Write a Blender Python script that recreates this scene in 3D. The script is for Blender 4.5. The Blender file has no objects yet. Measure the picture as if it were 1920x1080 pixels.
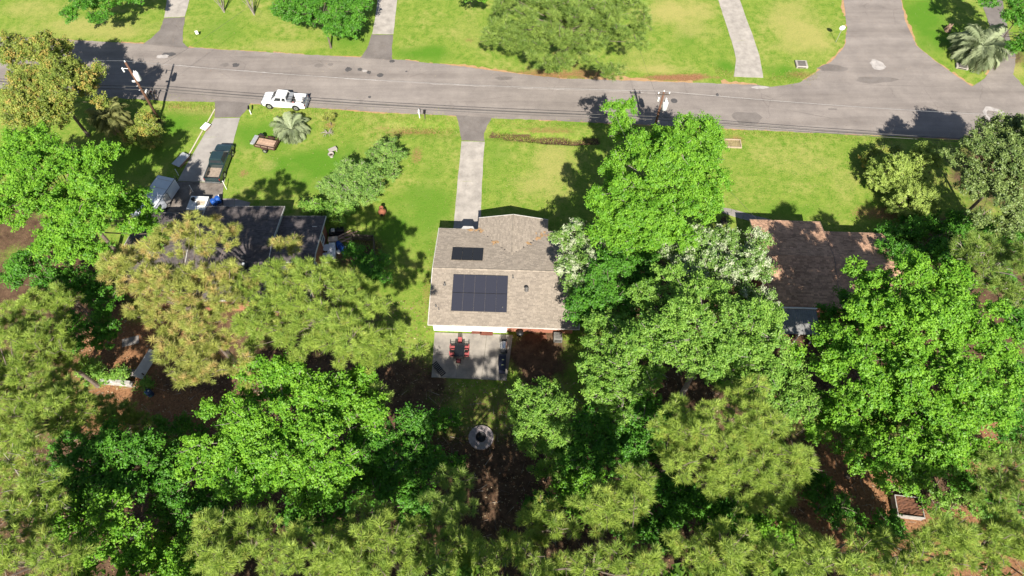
import bpy, bmesh, math, random
import numpy as np
from mathutils import Vector, Matrix

random.seed(7)
SC = bpy.context.scene
COL = SC.collection

# ------------------------------------------------------------------ camera
H, FPX, PITCH = 60.0, 1280.0, math.radians(58)
sp, cp = math.sin(PITCH), math.cos(PITCH)
cam_data = bpy.data.cameras.new('camera')
cam_data.lens, cam_data.sensor_width = 24.0, 36.0
cam_data.clip_end = 3000
cam = bpy.data.objects.new('camera', cam_data)
COL.objects.link(cam)
cam.location = (0, 0, H)
cam.rotation_euler = (math.radians(90) - PITCH, 0, 0)
SC.camera = cam

# ------------------------------------------------------------------ light
world = bpy.data.worlds.new('World')
SC.world = world
world.use_nodes = True
nt = world.node_tree
bg = nt.nodes['Background']
sky = nt.nodes.new('ShaderNodeTexSky')
sky.sky_type = 'NISHITA'
sky.sun_disc = False
SUN_DIR = Vector((-0.08, 1.0, -0.878)).normalized()      # way the light travels
sky.sun_elevation = math.asin(-SUN_DIR.z)
sky.sun_rotation = math.pi - 0.08
nt.links.new(sky.outputs[0], bg.inputs[0])
bg.inputs[1].default_value = 0.055
sl = bpy.data.lights.new('sun', 'SUN')
sl.energy, sl.angle, sl.color = 5.0, math.radians(0.53), (1.0, 0.945, 0.85)
sun = bpy.data.objects.new('sun', sl)
COL.objects.link(sun)
sun.rotation_euler = SUN_DIR.to_track_quat('-Z', 'Y').to_euler()
sun.location = (0, 0, 90)
vs = SC.view_settings
vs.view_transform, vs.look, vs.exposure, vs.gamma, vs.use_curve_mapping = 'Standard', 'None', 1.0, 1.0, False
SC.cycles.max_bounces = 6
SC.cycles.diffuse_bounces = 3
SC.cycles.glossy_bounces = 2
SC.cycles.transmission_bounces = 3
SC.cycles.caustics_reflective = SC.cycles.caustics_refractive = False


def at(px, py, h=0.0):
    """World point at height h seen at that pixel of the 1920 x 1080 photograph."""
    u, v = (px - 960) / FPX, (py - 540) / FPX
    d = (H - h) / (sp + v * cp)
    return Vector((u * d, d * (cp - v * sp), h))


def mpp(py, h):
    return (H - h) / (sp + (py - 540) / FPX * cp) / FPX       # metres per pixel there


# ------------------------------------------------------------------ materials
MATS = {}


def mat(name, rgb, rough=0.7, metal=0.0, var=0.15, scale=2.0, bump=0.0, bscale=30.0, rgb2=None, spec=0.4, tone=None, coat=0.0):
    if name in MATS:
        return MATS[name]
    m = bpy.data.materials.new(name)
    m.use_nodes = True
    t = m.node_tree
    b = t.nodes['Principled BSDF']
    b.inputs['Roughness'].default_value = rough
    b.inputs['Metallic'].default_value = metal
    b.inputs['Specular IOR Level'].default_value = spec
    b.inputs['Coat Weight'].default_value = coat
    tc = t.nodes.new('ShaderNodeTexCoord')
    nz = t.nodes.new('ShaderNodeTexNoise')
    nz.inputs['Scale'].default_value = scale
    nz.inputs['Detail'].default_value = 6
    nz.inputs['Roughness'].default_value = 0.65
    t.links.new(tc.outputs['Object'], nz.inputs['Vector'])
    rp = t.nodes.new('ShaderNodeValToRGB')
    rp.color_ramp.elements[0].position = 0.3
    rp.color_ramp.elements[1].position = 0.7
    lo = rgb2 if rgb2 else tuple(c * (1 - var) for c in rgb)
    hi = rgb if rgb2 else tuple(min(1, c * (1 + var)) for c in rgb)
    rp.color_ramp.elements[0].color = (*lo, 1)
    rp.color_ramp.elements[1].color = (*hi, 1)
    t.links.new(nz.outputs['Fac'], rp.inputs[0])
    out = rp.outputs[0]
    if tone:                                   # per-face tone of pieces (shingles, boards)
        a = t.nodes.new('ShaderNodeAttribute')
        a.attribute_name = 'tone'
        mr = t.nodes.new('ShaderNodeMapRange')
        mr.inputs[3].default_value, mr.inputs[4].default_value = 1 - tone, 1 + tone
        t.links.new(a.outputs['Fac'], mr.inputs[0])
        mx = t.nodes.new('ShaderNodeVectorMath')
        mx.operation = 'SCALE'
        t.links.new(out, mx.inputs[0])
        t.links.new(mr.outputs[0], mx.inputs['Scale'])
        out = mx.outputs[0]
    t.links.new(out, b.inputs['Base Color'])
    if bump:
        n2 = t.nodes.new('ShaderNodeTexNoise')
        n2.inputs['Scale'].default_value = bscale
        n2.inputs['Detail'].default_value = 4
        t.links.new(tc.outputs['Object'], n2.inputs['Vector'])
        bp = t.nodes.new('ShaderNodeBump')
        bp.inputs['Strength'].default_value = bump
        bp.inputs['Distance'].default_value = 0.02
        t.links.new(n2.outputs['Fac'], bp.inputs['Height'])
        t.links.new(bp.outputs[0], b.inputs['Normal'])
    MATS[name] = m
    return m


def leaf_mat(name, dark, light, alt=None, frac=0.0, trans=0.35, rough=0.5, spec=0.3):
    m = bpy.data.materials.new(name)
    m.use_nodes = True
    t = m.node_tree
    b = t.nodes['Principled BSDF']
    out = t.nodes['Material Output']
    a = t.nodes.new('ShaderNodeAttribute')
    a.attribute_name = 'tone'
    mx = t.nodes.new('ShaderNodeMix')
    mx.data_type = 'RGBA'
    mx.inputs[6].default_value = (*dark, 1)
    mx.inputs[7].default_value = (*light, 1)
    t.links.new(a.outputs['Fac'], mx.inputs[0])
    c = mx.outputs[2]
    if alt:
        h = t.nodes.new('ShaderNodeAttribute')
        h.attribute_name = 'hue'
        mr = t.nodes.new('ShaderNodeMapRange')
        mr.inputs[1].default_value, mr.inputs[2].default_value = 1 - frac - 0.12, 1 - frac + 0.12
        t.links.new(h.outputs['Fac'], mr.inputs[0])
        m2 = t.nodes.new('ShaderNodeMix')
        m2.data_type = 'RGBA'
        m2.inputs[7].default_value = (*alt, 1)
        t.links.new(mr.outputs[0], m2.inputs[0])
        t.links.new(c, m2.inputs[6])
        c = m2.outputs[2]
    t.links.new(c, b.inputs['Base Color'])
    b.inputs['Roughness'].default_value = rough
    b.inputs['Specular IOR Level'].default_value = spec
    tr = t.nodes.new('ShaderNodeBsdfTranslucent')
    g = t.nodes.new('ShaderNodeHueSaturation')
    g.inputs['Saturation'].default_value = 1.1
    g.inputs['Value'].default_value = 1.25
    t.links.new(c, g.inputs['Color'])
    t.links.new(g.outputs[0], tr.inputs[0])
    ms = t.nodes.new('ShaderNodeMixShader')
    ms.inputs[0].default_value = trans
    t.links.new(b.outputs[0], ms.inputs[1])
    t.links.new(tr.outputs[0], ms.inputs[2])
    t.links.new(ms.outputs[0], out.inputs['Surface'])
    return m


# ------------------------------------------------------------------ mesh helpers
class MB:
    def __init__(s):
        s.v, s.f, s.t = [], [], []

    def add(s, vs, fs, tone=0.5):
        n = len(s.v)
        s.v += [tuple(p) for p in vs]
        s.f += [tuple(i + n for i in f) for f in fs]
        s.t += [tone] * len(fs)
        return s

    def box(s, c, d, rz=0.0, tone=0.5, tilt=None):
        x, y, z = (k / 2 for k in d)
        P = [Vector((a * x, b * y, e * z)) for e in (-1, 1) for a, b in ((-1, -1), (1, -1), (1, 1), (-1, 1))]
        R = Matrix.Rotation(rz, 3, 'Z')
        if tilt:
            R = R @ Matrix.Rotation(tilt[0], 3, tilt[1])
        c = Vector(c)
        s.add([R @ p + c for p in P], [(0, 3, 2, 1), (4, 5, 6, 7), (0, 1, 5, 4), (1, 2, 6, 5), (2, 3, 7, 6), (3, 0, 4, 7)], tone)
        return s

    def cham(s, c, d, b=0.03, rz=0.0, tone=0.5):
        """Box with chamfered vertical and top edges."""
        x, y, z = (k / 2 for k in d)
        c = Vector(c)
        R = Matrix.Rotation(rz, 3, 'Z')

        def ring(x, y, e, zz):
            return [R @ Vector(p + (zz,)) + c for p in ((-x + e, -y), (x - e, -y), (x, -y + e), (x, y - e), (x - e, y), (-x + e, y), (-x, y - e), (-x, -y + e))]
        s.loft([ring(x, y, b, -z), ring(x, y, b, z - b), ring(x - b, y - b, b, z)], tone=tone)
        return s

    def loft(s, rings, cap=True, tone=0.5):
        n = len(rings[0])
        vs = [p for r in rings for p in r]
        fs = []
        for k in range(len(rings) - 1):
            for i in range(n):
                j = (i + 1) % n
                fs.append((k * n + i, k * n + j, (k + 1) * n + j, (k + 1) * n + i))
        if cap:
            fs.append(tuple(reversed(range(n))))
            fs.append(tuple((len(rings) - 1) * n + i for i in range(n)))
        s.add(vs, fs, tone)
        return s

    def tube(s, pts, rad, n=6, tone=0.5, cap=True):
        pts = [Vector(p) for p in pts]
        if not hasattr(rad, '__len__'):
            rad = [rad] * len(pts)
        rings = []
        for i, p in enumerate(pts):
            d = (pts[min(i + 1, len(pts) - 1)] - pts[max(i - 1, 0)])
            d = d.normalized() if d.length > 1e-9 else Vector((0, 0, 1))
            a = d.cross(Vector((0.31, 0.17, 1) if abs(d.z) < 0.95 else (1, 0.2, 0.1))).normalized()
            b = d.cross(a)
            rings.append([p + (a * math.cos(2 * math.pi * k / n) + b * math.sin(2 * math.pi * k / n)) * rad[i] for k in range(n)])
        return s.loft(rings, cap, tone)

    def lathe(s, prof, c=(0, 0, 0), n=16, tone=0.5):
        c = Vector(c)
        return s.loft([[c + Vector((r * math.cos(2 * math.pi * k / n), r * math.sin(2 * math.pi * k / n), z)) for k in range(n)] for r, z in prof], True, tone)

    def disc_y(s, c, r, w, n=14, tone=0.5):
        """Cylinder with its axis along y."""
        c = Vector(c)
        return s.loft([[c + Vector((r * math.cos(2 * math.pi * k / n), e, r * math.sin(2 * math.pi * k / n))) for k in range(n)] for e in (w / 2, -w / 2)], True, tone)

    def prism(s, poly, z0, z1, tone=0.5):
        A = sum(poly[i][0] * poly[(i + 1) % len(poly)][1] - poly[(i + 1) % len(poly)][0] * poly[i][1] for i in range(len(poly)))
        if A < 0:
            poly = poly[::-1]
        return s.loft([[(x, y, z0) for x, y in poly], [(x, y, z1) for x, y in poly]], True, tone)

    def quad(s, pts, tone=0.5):
        return s.add(pts, [tuple(range(len(pts)))], tone)

    def panel(s, pts, th=0.02, tone=0.5):
        """Flat polygon (counter-clockwise from outside) with a thickness behind it."""
        pts = [Vector(p) for p in pts]
        n = (pts[1] - pts[0]).cross(pts[2] - pts[0]).normalized()
        return s.loft([[p - n * th for p in pts], pts], True, tone)

    def build(s, name, m, parent=None, smooth=False, attr=False):
        me = bpy.data.meshes.new(name)
        me.from_pydata([tuple(p) for p in s.v], [], s.f)
        if attr:
            a = me.attributes.new('tone', 'FLOAT', 'FACE')
            a.data.foreach_set('value', np.array(s.t, dtype=np.float32))
        if smooth:
            me.polygons.foreach_set('use_smooth', [True] * len(me.polygons))
        me.materials.append(m)
        me.update()
        o = bpy.data.objects.new(name, me)
        COL.objects.link(o)
        o.parent = parent
        return o


def rbox(name, m, parent, c, d, bev=0.03, seg=2, rz=0.0, taper=None):
    """Rounded box part; taper = (tx, ty, shiftx) scales the top."""
    bm = bmesh.new()
    bmesh.ops.create_cube(bm, size=1.0)
    for v in bm.verts:
        v.co = Vector((v.co.x * d[0], v.co.y * d[1], v.co.z * d[2]))
        if taper and v.co.z > 0:
            v.co.x = v.co.x * taper[0] + (taper[2] if len(taper) > 2 else 0)
            v.co.y *= taper[1]
    bmesh.ops.bevel(bm, geom=bm.edges[:], offset=bev, segments=seg, affect='EDGES', profile=0.6)
    R = Matrix.Rotation(rz, 3, 'Z')
    for v in bm.verts:
        v.co = R @ v.co + Vector(c)
    me = bpy.data.meshes.new(name)
    bm.to_mesh(me)
    bm.free()
    me.materials.append(m)
    me.polygons.foreach_set('use_smooth', [True] * len(me.polygons))
    o = bpy.data.objects.new(name, me)
    COL.objects.link(o)
    o.parent = parent
    return o


def tag(o, label, cat, group=None):
    o['label'] = label
    o['category'] = cat
    if group:
        o['group'] = group
    return o


def thing(name, label, cat, loc=(0, 0, 0), rz=0.0, group=None):
    o = bpy.data.objects.new(name, None)
    COL.objects.link(o)
    o.location = loc
    o.rotation_euler = (0, 0, rz)
    o.empty_display_size = 0.3
    return tag(o, label, cat, group)


def struct(o):
    o['kind'] = 'structure'
    return o


def stuff(o):
    o['kind'] = 'stuff'
    return o


def copy_tree(o, parent=None):
    c = o.copy()
    COL.objects.link(c)
    c.parent = parent
    for ch in list(o.children):
        copy_tree(ch, c)
    return c


def fbm(x, y, seed=0, octaves=4, scale=0.1):
    """Cheap smooth noise from sines, about -1..1."""
    r = np.random.RandomState(seed)
    out = np.zeros_like(x)
    amp, tot = 1.0, 0.0
    for o in range(octaves):
        for k in range(4):
            a, ph = r.uniform(0, 2 * np.pi), r.uniform(0, 2 * np.pi)
            f = scale * 2 ** o * r.uniform(0.7, 1.4)
            out += amp * np.sin((x * np.cos(a) + y * np.sin(a)) * f * 2 * np.pi + ph + 1.3 * np.sin((x * np.sin(a) - y * np.cos(a)) * f * 4 + ph))
        tot += amp * 2
        amp *= 0.55
    return out / tot


# ------------------------------------------------------------------ ground
BLOBS = [  # px, py, rx, ry (photo pixels), channel, amount
    # yellowish dry turf on the lawns
    (170, 55, 150, 30, 'dry', .75), (60, 20, 90, 30, 'dry', .6), (260, 60, 60, 25, 'dry', .4), (540, 85, 90, 16, 'dry', .7), (490, 30, 40, 25, 'dry', .5),
    (880, 60, 60, 60, 'dry', .45), (1260, 20, 90, 30, 'dry', .9), (1300, 55, 60, 25, 'dry', .7), (1200, 110, 60, 30, 'dry', .5),
    (1230, 130, 90, 12, 'dry', .9), (1500, 60, 70, 60, 'dry', .85), (1480, 20, 60, 30, 'dry', .7), (1900, 120, 20, 40, 'dry', .8),
    (1040, 300, 60, 50, 'dry', .75), (1020, 345, 70, 40, 'dry', .7), (960, 235, 60, 10, 'dry', .4), (1500, 300, 110, 40, 'dry', .5), (1580, 340, 60, 40, 'dry', .5),
    (1420, 350, 50, 40, 'dry', .3), (740, 240, 60, 18, 'dry', .5), (830, 300, 30, 60, 'dry', .3), (370, 205, 60, 14, 'dry', .6), (560, 215, 100, 12, 'dry', .45),
    (500, 310, 20, 14, 'dry', .6), (700, 345, 25, 18, 'dry', .6), (640, 215, 60, 12, 'dry', .3), (95, 300, 40, 30, 'dry', .6), (150, 262, 60, 14, 'dry', .35),
    (1930, 480, 30, 30, 'dry', .4), (830, 700, 50, 20, 'dry', .4),
    # rich green turf
    (660, 60, 60, 40, 'lush', .7), (420, 55, 60, 35, 'lush', .6), (800, 100, 70, 18, 'lush', .9), (1290, 70, 30, 30, 'lush', .6), (1360, 125, 25, 16, 'lush', .9),
    (1470, 138, 35, 18, 'lush', 1), (1740, 40, 60, 70, 'lush', .9), (500, 260, 90, 40, 'lush', .8), (600, 310, 120, 50, 'lush', .9), (800, 390, 60, 90, 'lush', .7),
    (930, 300, 30, 60, 'lush', .5), (330, 235, 60, 30, 'lush', .9), (240, 290, 90, 50, 'lush', .8), (1100, 232, 80, 8, 'lush', .7), (1400, 300, 50, 40, 'lush', .3),
    (1460, 395, 130, 18, 'lush', .6), (450, 330, 25, 50, 'lush', .4), (740, 430, 50, 60, 'lush', .8),
    # reddish needles and bare soil
    (780, 246, 75, 10, 'straw', .55), (782, 290, 14, 26, 'straw', .5), (715, 240, 40, 12, 'straw', .4), (455, 325, 12, 10, 'straw', .5), (1265, 145, 95, 9, 'straw', .8),
    (1490, 140, 50, 10, 'straw', .5), (1380, 262, 26, 12, 'straw', .6), (340, 198, 50, 6, 'straw', .5), (880, 75, 16, 8, 'straw', .45), (1010, 245, 90, 9, 'straw', .5),
    (1655, 400, 60, 20, 'straw', .6), (1060, 110, 30, 20, 'straw', .9), (1060, 140, 190, 14, 'straw', .6), (215, 240, 30, 14, 'straw', .5),
    (620, 235, 14, 8, 'straw', .6), (800, 540, 16, 40, 'straw', .4),
    # the wooded back yards
    (240, 660, 120, 90, 'straw', 1), (330, 780, 120, 60, 'straw', .9), (1010, 670, 70, 60, 'soil', 1), (1000, 900, 120, 110, 'soil', .9), (1600, 930, 170, 120, 'straw', 1),
    (1880, 850, 100, 150, 'straw', 1), (1560, 720, 90, 60, 'soil', 1), (1300, 760, 200, 160, 'soil', .9), (120, 600, 140, 160, 'soil', .9), (500, 800, 300, 220, 'soil', .8),
    (1780, 1020, 240, 100, 'straw', 1), (300, 1000, 340, 120, 'soil', 1), (1230, 980, 260, 130, 'soil', 1), (1300, 560, 220, 110, 'soil', .9), (1780, 560, 160, 110, 'soil', .9),
    (1760, 440, 120, 40, 'soil', .8), (1960, 500, 120, 120, 'soil', .8), (660, 470, 70, 30, 'soil', .7), (330, 380, 60, 60, 'soil', .8), (450, 560, 260, 80, 'soil', .9),
    (30, 430, 120, 80, 'soil', .7), (900, 900, 100, 130, 'soil', .75), (920, 760, 100, 60, 'soil', .45), (760, 760, 100, 120, 'soil', .8), (1900, 100, 40, 30, 'soil', .6),
    (1720, 660, 260, 170, 'soil', 1), (1900, 560, 140, 130, 'soil', 1), (420, 700, 200, 120, 'soil', 1), (1480, 640, 120, 70, 'soil', 1), (60, 560, 130, 130, 'soil', 1), (640, 720, 140, 120, 'soil', .9),
    (210, 760, 90, 60, 'straw', 1), (220, 800, 120, 60, 'soil', 1), (270, 240, 40, 25, 'soil', .7), (650, 350, 70, 40, 'soil', .4), (1860, 330, 120, 80, 'soil', .7), (590, 395, 50, 14, 'soil', .4),
]
xs = np.arange(-84, 84.01, 0.6)
ys = np.concatenate([np.arange(-12, 50, 0.6), np.arange(50, 58, 0.16), np.arange(58, 110.01, 0.6)])
GX, GY = np.meshgrid(xs, ys)


def dip(px0, py0, px1, py1, w, depth):
    a, b = at(px0, py0), at(px1, py1)
    dx, dy = b.x - a.x, b.y - a.y
    L2 = dx * dx + dy * dy
    t = np.clip(((GX - a.x) * dx + (GY - a.y) * dy) / L2, 0, 1)
    wob = 0.25 * fbm(GX, GY * 0, 11, 2, 0.12)
    d = np.hypot(GX - a.x - t * dx, GY - a.y - t * dy + wob)
    return -depth * np.exp(-(d / w) ** 4)


back = np.clip((33 - GY) / 10, 0, 1)
GZ = 0.04 * fbm(GX, GY, 3, 3, 0.09) * np.clip(back, .0, 1) - 0.03 * np.clip(back, 0, 1)
ditch = dip(926, 250, 1000, 262, 0.45, 0.35) + dip(1000, 262, 1120, 264, 0.45, 0.35)
GZ += ditch + dip(736, 243, 850, 246, 0.9, 0.18) + dip(300, 197, 392, 202, 0.7, 0.12)
CH = {'dry': np.zeros_like(GX), 'lush': np.zeros_like(GX), 'straw': np.zeros_like(GX), 'soil': np.zeros_like(GX)}
rag = fbm(GX, GY, 5, 5, 0.16)
for px, py, rx, ry, ch, am in BLOBS:
    c = at(px, py)
    k = mpp(py, 0)
    a = rx * k
    b = (at(px, py - ry).y - at(px, py + ry).y) / 2
    d = np.sqrt(((GX - c.x) / a) ** 2 + ((GY - c.y) / b) ** 2)
    CH[ch] = np.maximum(CH[ch], am * np.clip(1.35 - d + 0.35 * rag, 0, 1))
CH['soil'] = np.maximum(CH['soil'], np.clip((26 - GY) / 8, 0, 0.9))
CH['soil'] = np.maximum(CH['soil'], np.clip(-ditch * 4, 0, 1))
gv = np.stack([GX, GY, GZ], -1).reshape(-1, 3)
ny, nx = GX.shape
idx = np.arange(nx * ny).reshape(ny, nx)
gf = np.stack([idx[:-1, :-1], idx[:-1, 1:], idx[1:, 1:], idx[1:, :-1]], -1).reshape(-1, 4)
# skirt out to the horizon
x0, x1, y0, y1 = xs[0], xs[-1], ys[0], ys[-1]
B = 1500
n0 = len(gv)
skirt = [(-B, -B, 0), (B, -B, 0), (B, B, 0), (-B, B, 0)]
gv = np.vstack([gv, np.array(skirt)])
gv[idx[0, :], 2] = gv[idx[-1, :], 2] = 0
gv[idx[:, 0], 2] = gv[idx[:, -1], 2] = 0
faces = [tuple(f) for f in gf]
faces += [tuple([n0, n0 + 1] + list(map(int, idx[0, ::-1]))), tuple([n0 + 1, n0 + 2] + list(map(int, idx[::-1, -1]))),
          tuple([n0 + 2, n0 + 3] + list(map(int, idx[-1, :]))), tuple([n0 + 3, n0] + list(map(int, idx[:, 0])))]
me = bpy.data.meshes.new('ground')
me.from_pydata([tuple(map(float, p)) for p in gv], [], faces)
for ch in CH:
    a = me.attributes.new(ch, 'FLOAT', 'POINT')
    a.data.foreach_set('value', np.concatenate([CH[ch].reshape(-1), np.zeros(4)]).astype(np.float32))
me.polygons.foreach_set('use_smooth', [True] * len(me.polygons))


def ground_mat():
    m = bpy.data.materials.new('turf_and_soil')
    m.use_nodes = True
    t = m.node_tree
    b = t.nodes['Principled BSDF']
    b.inputs['Roughness'].default_value = 0.9
    b.inputs['Specular IOR Level'].default_value = 0.15
    tc = t.nodes.new('ShaderNodeTexCoord')

    def noise(scale, det=5, rough=0.6):
        n = t.nodes.new('ShaderNodeTexNoise')
        n.inputs['Scale'].default_value, n.inputs['Detail'].default_value, n.inputs['Roughness'].default_value = scale, det, rough
        t.links.new(tc.outputs['Object'], n.inputs['Vector'])
        return n.outputs['Fac']

    def math_(op, a, bb, clamp=False):
        n = t.nodes.new('ShaderNodeMath')
        n.operation, n.use_clamp = op, clamp
        for i, k in enumerate((a, bb)):
            if isinstance(k, float):
                n.inputs[i].default_value = k
            else:
                t.links.new(k, n.inputs[i])
        return n.outputs[0]

    def attr(nm):
        a = t.nodes.new('ShaderNodeAttribute')
        a.attribute_name = nm
        return a.outputs['Fac']

    def mix(f, A, Bc):
        n = t.nodes.new('ShaderNodeMix')
        n.data_type = 'RGBA'
        t.links.new(f, n.inputs[0])
        for i, k in ((6, A), (7, Bc)):
            if isinstance(k, tuple):
                n.inputs[i].default_value = (*k, 1)
            else:
                t.links.new(k, n.inputs[i])
        return n.outputs[2]

    def edge(fac, nz, width=0.35):           # noisy threshold between two covers
        return math_('DIVIDE', math_('SUBTRACT', math_('ADD', fac, math_('MULTIPLY', nz, 0.9)), 0.75), width, True)
    big, mid, fine, blade = noise(0.22), noise(1.1, 6, .7), noise(5.0, 5, .7), noise(16.0, 3, .8)
    patch = math_('MULTIPLY', math_('SUBTRACT', mid, 0.40), 4.5, True)
    turf = mix(patch, (.10, .198, .016), (.20, .27, .040))
    turf = mix(math_('MULTIPLY', math_('SUBTRACT', fine, .46), 3.4, True), turf, (.26, .275, .062))
    turf = mix(math_('MULTIPLY', math_('MULTIPLY', math_('SUBTRACT', big, .46), 5.0, True), math_('MULTIPLY', math_('SUBTRACT', mid, .40), 3.0, True)), turf, (.32, .30, .09))
    turf = mix(edge(attr('lush'), mid, .6), turf, (.085, .195, .014))
    turf = mix(math_('MULTIPLY', edge(attr('dry'), fine, .65), .82), turf, (.36, .315, .105))
    straw = mix(math_('MULTIPLY', math_('SUBTRACT', fine, .35), 3.0, True), (.17, .08, .038), (.34, .18, .09))
    soil = mix(math_('MULTIPLY', math_('SUBTRACT', mid, .35), 3.0, True), (.06, .034, .021), (.15, .09, .054))
    soil = mix(math_('MULTIPLY', math_('SUBTRACT', fine, .55), 4.0, True), soil, (.22, .165, .085))
    c = mix(edge(attr('soil'), fine), turf, soil)
    c = mix(edge(attr('straw'), fine), c, straw)
    # blade scale light and dark
    k = math_('ADD', math_('MULTIPLY', blade, 1.1), 0.45)
    sc = t.nodes.new('ShaderNodeVectorMath')
    sc.operation = 'SCALE'
    t.links.new(c, sc.inputs[0])
    t.links.new(k, sc.inputs['Scale'])
    t.links.new(sc.outputs[0], b.inputs['Base Color'])
    bp = t.nodes.new('ShaderNodeBump')
    bp.inputs['Strength'].default_value = 0.8
    bp.inputs['Distance'].default_value = 0.07
    t.links.new(math_('ADD', math_('MULTIPLY', blade, .5), fine), bp.inputs['Height'])
    t.links.new(bp.outputs[0], b.inputs['Normal'])
    return m


me.materials.append(ground_mat())
ground = bpy.data.objects.new('ground', me)
COL.objects.link(ground)
struct(ground)


# ------------------------------------------------------------------ roads and paving
def asphalt(name, a, b_, seed=0.0, streak=True):
    m = bpy.data.materials.new(name)
    m.use_nodes = True
    t = m.node_tree
    b = t.nodes['Principled BSDF']
    b.inputs['Roughness'].default_value = 0.85
    b.inputs['Specular IOR Level'].default_value = 0.25
    tc = t.nodes.new('ShaderNodeTexCoord')
    mp = t.nodes.new('ShaderNodeMapping')
    mp.inputs['Rotation'].default_value = (0, 0, math.radians(3))
    mp.inputs['Location'].default_value = (seed, seed * 2, 0)
    mp.inputs['Scale'].default_value = (0.07, 1.0, 1.0) if streak else (1, 1, 1)
    t.links.new(tc.outputs['Object'], mp.inputs[0])

    def noise(scale, vec, det=5, rough=.65):
        n = t.nodes.new('ShaderNodeTexNoise')
        n.inputs['Scale'].default_value, n.inputs['Detail'].default_value, n.inputs['Roughness'].default_value = scale, det, rough
        t.links.new(vec, n.inputs['Vector'])
        return n.outputs['Fac']

    def ramp(f, p0, p1, c0, c1):
        r = t.nodes.new('ShaderNodeValToRGB')
        r.color_ramp.elements[0].position, r.color_ramp.elements[1].position = p0, p1
        r.color_ramp.elements[0].color, r.color_ramp.elements[1].color = (*c0, 1), (*c1, 1)
        t.links.new(f, r.inputs[0])
        return r.outputs[0]

    def mul(A, Bc, f=1.0):
        n = t.nodes.new('ShaderNodeMix')
        n.data_type, n.blend_type = 'RGBA', 'MULTIPLY'
        n.inputs[0].default_value = f
        t.links.new(A, n.inputs[6])
        t.links.new(Bc, n.inputs[7])
        return n.outputs[2]
    w = (1, 1, 1)
    c = ramp(noise(.55, mp.outputs[0], 6), .35, .65, a, b_)
    c = mul(c, ramp(noise(.35, tc.outputs['Object'], 6, .7), .3, .7, (.80, .79, .79), (1.12, 1.11, 1.09)))
    c = mul(c, ramp(noise(9.0, tc.outputs['Object'], 4, .8), .3, .75, (.86, .86, .87), (1.1, 1.1, 1.1)))
    c = mul(c, ramp(noise(55.0, tc.outputs['Object'], 2, .8), .3, .7, (.82, .82, .82), (1.12, 1.12, 1.12)))
    # thin wandering cracks, broken up by a mask
    nv = t.nodes.new('ShaderNodeTexNoise')
    nv.inputs['Scale'].default_value = .8
    t.links.new(tc.outputs['Object'], nv.inputs['Vector'])
    add = t.nodes.new('ShaderNodeMixRGB')
    add.inputs[0].default_value = .35
    t.links.new(tc.outputs['Object'], add.inputs[1])
    t.links.new(nv.outputs['Color'], add.inputs[2])
    vo = t.nodes.new('ShaderNodeTexVoronoi')
    vo.feature = 'DISTANCE_TO_EDGE'
    vo.inputs['Scale'].default_value = .33
    t.links.new(add.outputs[0], vo.inputs['Vector'])
    cr = ramp(vo.outputs['Distance'], .003, .010, (.80, .79, .79), w)
    mk = ramp(noise(.13, tc.outputs['Object'], 3), .38, .5, (0, 0, 0), w)
    mm = t.nodes.new('ShaderNodeMix')
    mm.data_type = 'RGBA'
    t.links.new(mk, mm.inputs[0])
    t.links.new(cr, mm.inputs[6])
    mm.inputs[7].default_value = (1, 1, 1, 1)
    c = mul(c, mm.outputs[2])
    t.links.new(c, b.inputs['Base Color'])
    bp = t.nodes.new('ShaderNodeBump')
    bp.inputs['Strength'].default_value, bp.inputs['Distance'].default_value = .35, .01
    t.links.new(noise(70.0, tc.outputs['Object'], 2, .8), bp.inputs['Height'])
    t.links.new(bp.outputs[0], b.inputs['Normal'])
    return m


M_ROAD = asphalt('road_asphalt', (.212, .185, .167), (.284, .251, .227))
M_APRON = asphalt('apron_asphalt', (.165, .145, .132), (.21, .187, .172), 40.0, False)
M_PATCH = mat('patch_asphalt', (.075, .07, .07), .9, var=.35, scale=3, bump=.5)
M_PALE = mat('pale_patch', (.36, .33, .31), .9, var=.25, scale=2, bump=.3)
M_CONC = mat('concrete', (.42, .38, .335), .85, var=.4, scale=.9, bump=.2, rgb2=(.25, .225, .20))
M_CONC2 = mat('stained_concrete', (.33, .30, .27), .85, scale=.55, bump=.25, rgb2=(.17, .15, .14))
M_DRIVE = mat('oil_stained_concrete', (.37, .34, .31), .85, scale=.5, bump=.2, rgb2=(.24, .22, .205))
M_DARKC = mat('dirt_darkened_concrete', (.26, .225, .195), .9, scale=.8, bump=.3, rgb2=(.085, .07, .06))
M_STRAW = mat('needle_litter', (.44, .26, .14), .95, scale=2.2, bump=.8, bscale=18, rgb2=(.30, .19, .08))


def wobble(pts, step=0.5, amp=0.08, seed=1, closed=True):
    """Ragged version of a polygon given in world x, y."""
    rg = random.Random(seed)
    out = []
    n = len(pts)
    for i in range(n if closed else n - 1):
        a, b = pts[i], pts[(i + 1) % n]
        L = math.hypot(b[0] - a[0], b[1] - a[1])
        k = max(1, min(400, int(L / step)))
        for j in range(k):
            f = j / k
            out.append((a[0] + (b[0] - a[0]) * f + rg.uniform(-amp, amp), a[1] + (b[1] - a[1]) * f + rg.uniform(-amp, amp)))
    if not closed:
        out.append(pts[-1])
    return out


def W(pts, h=0.0):
    return [tuple(at(px, py, h)[:2]) for px, py in pts]


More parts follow.
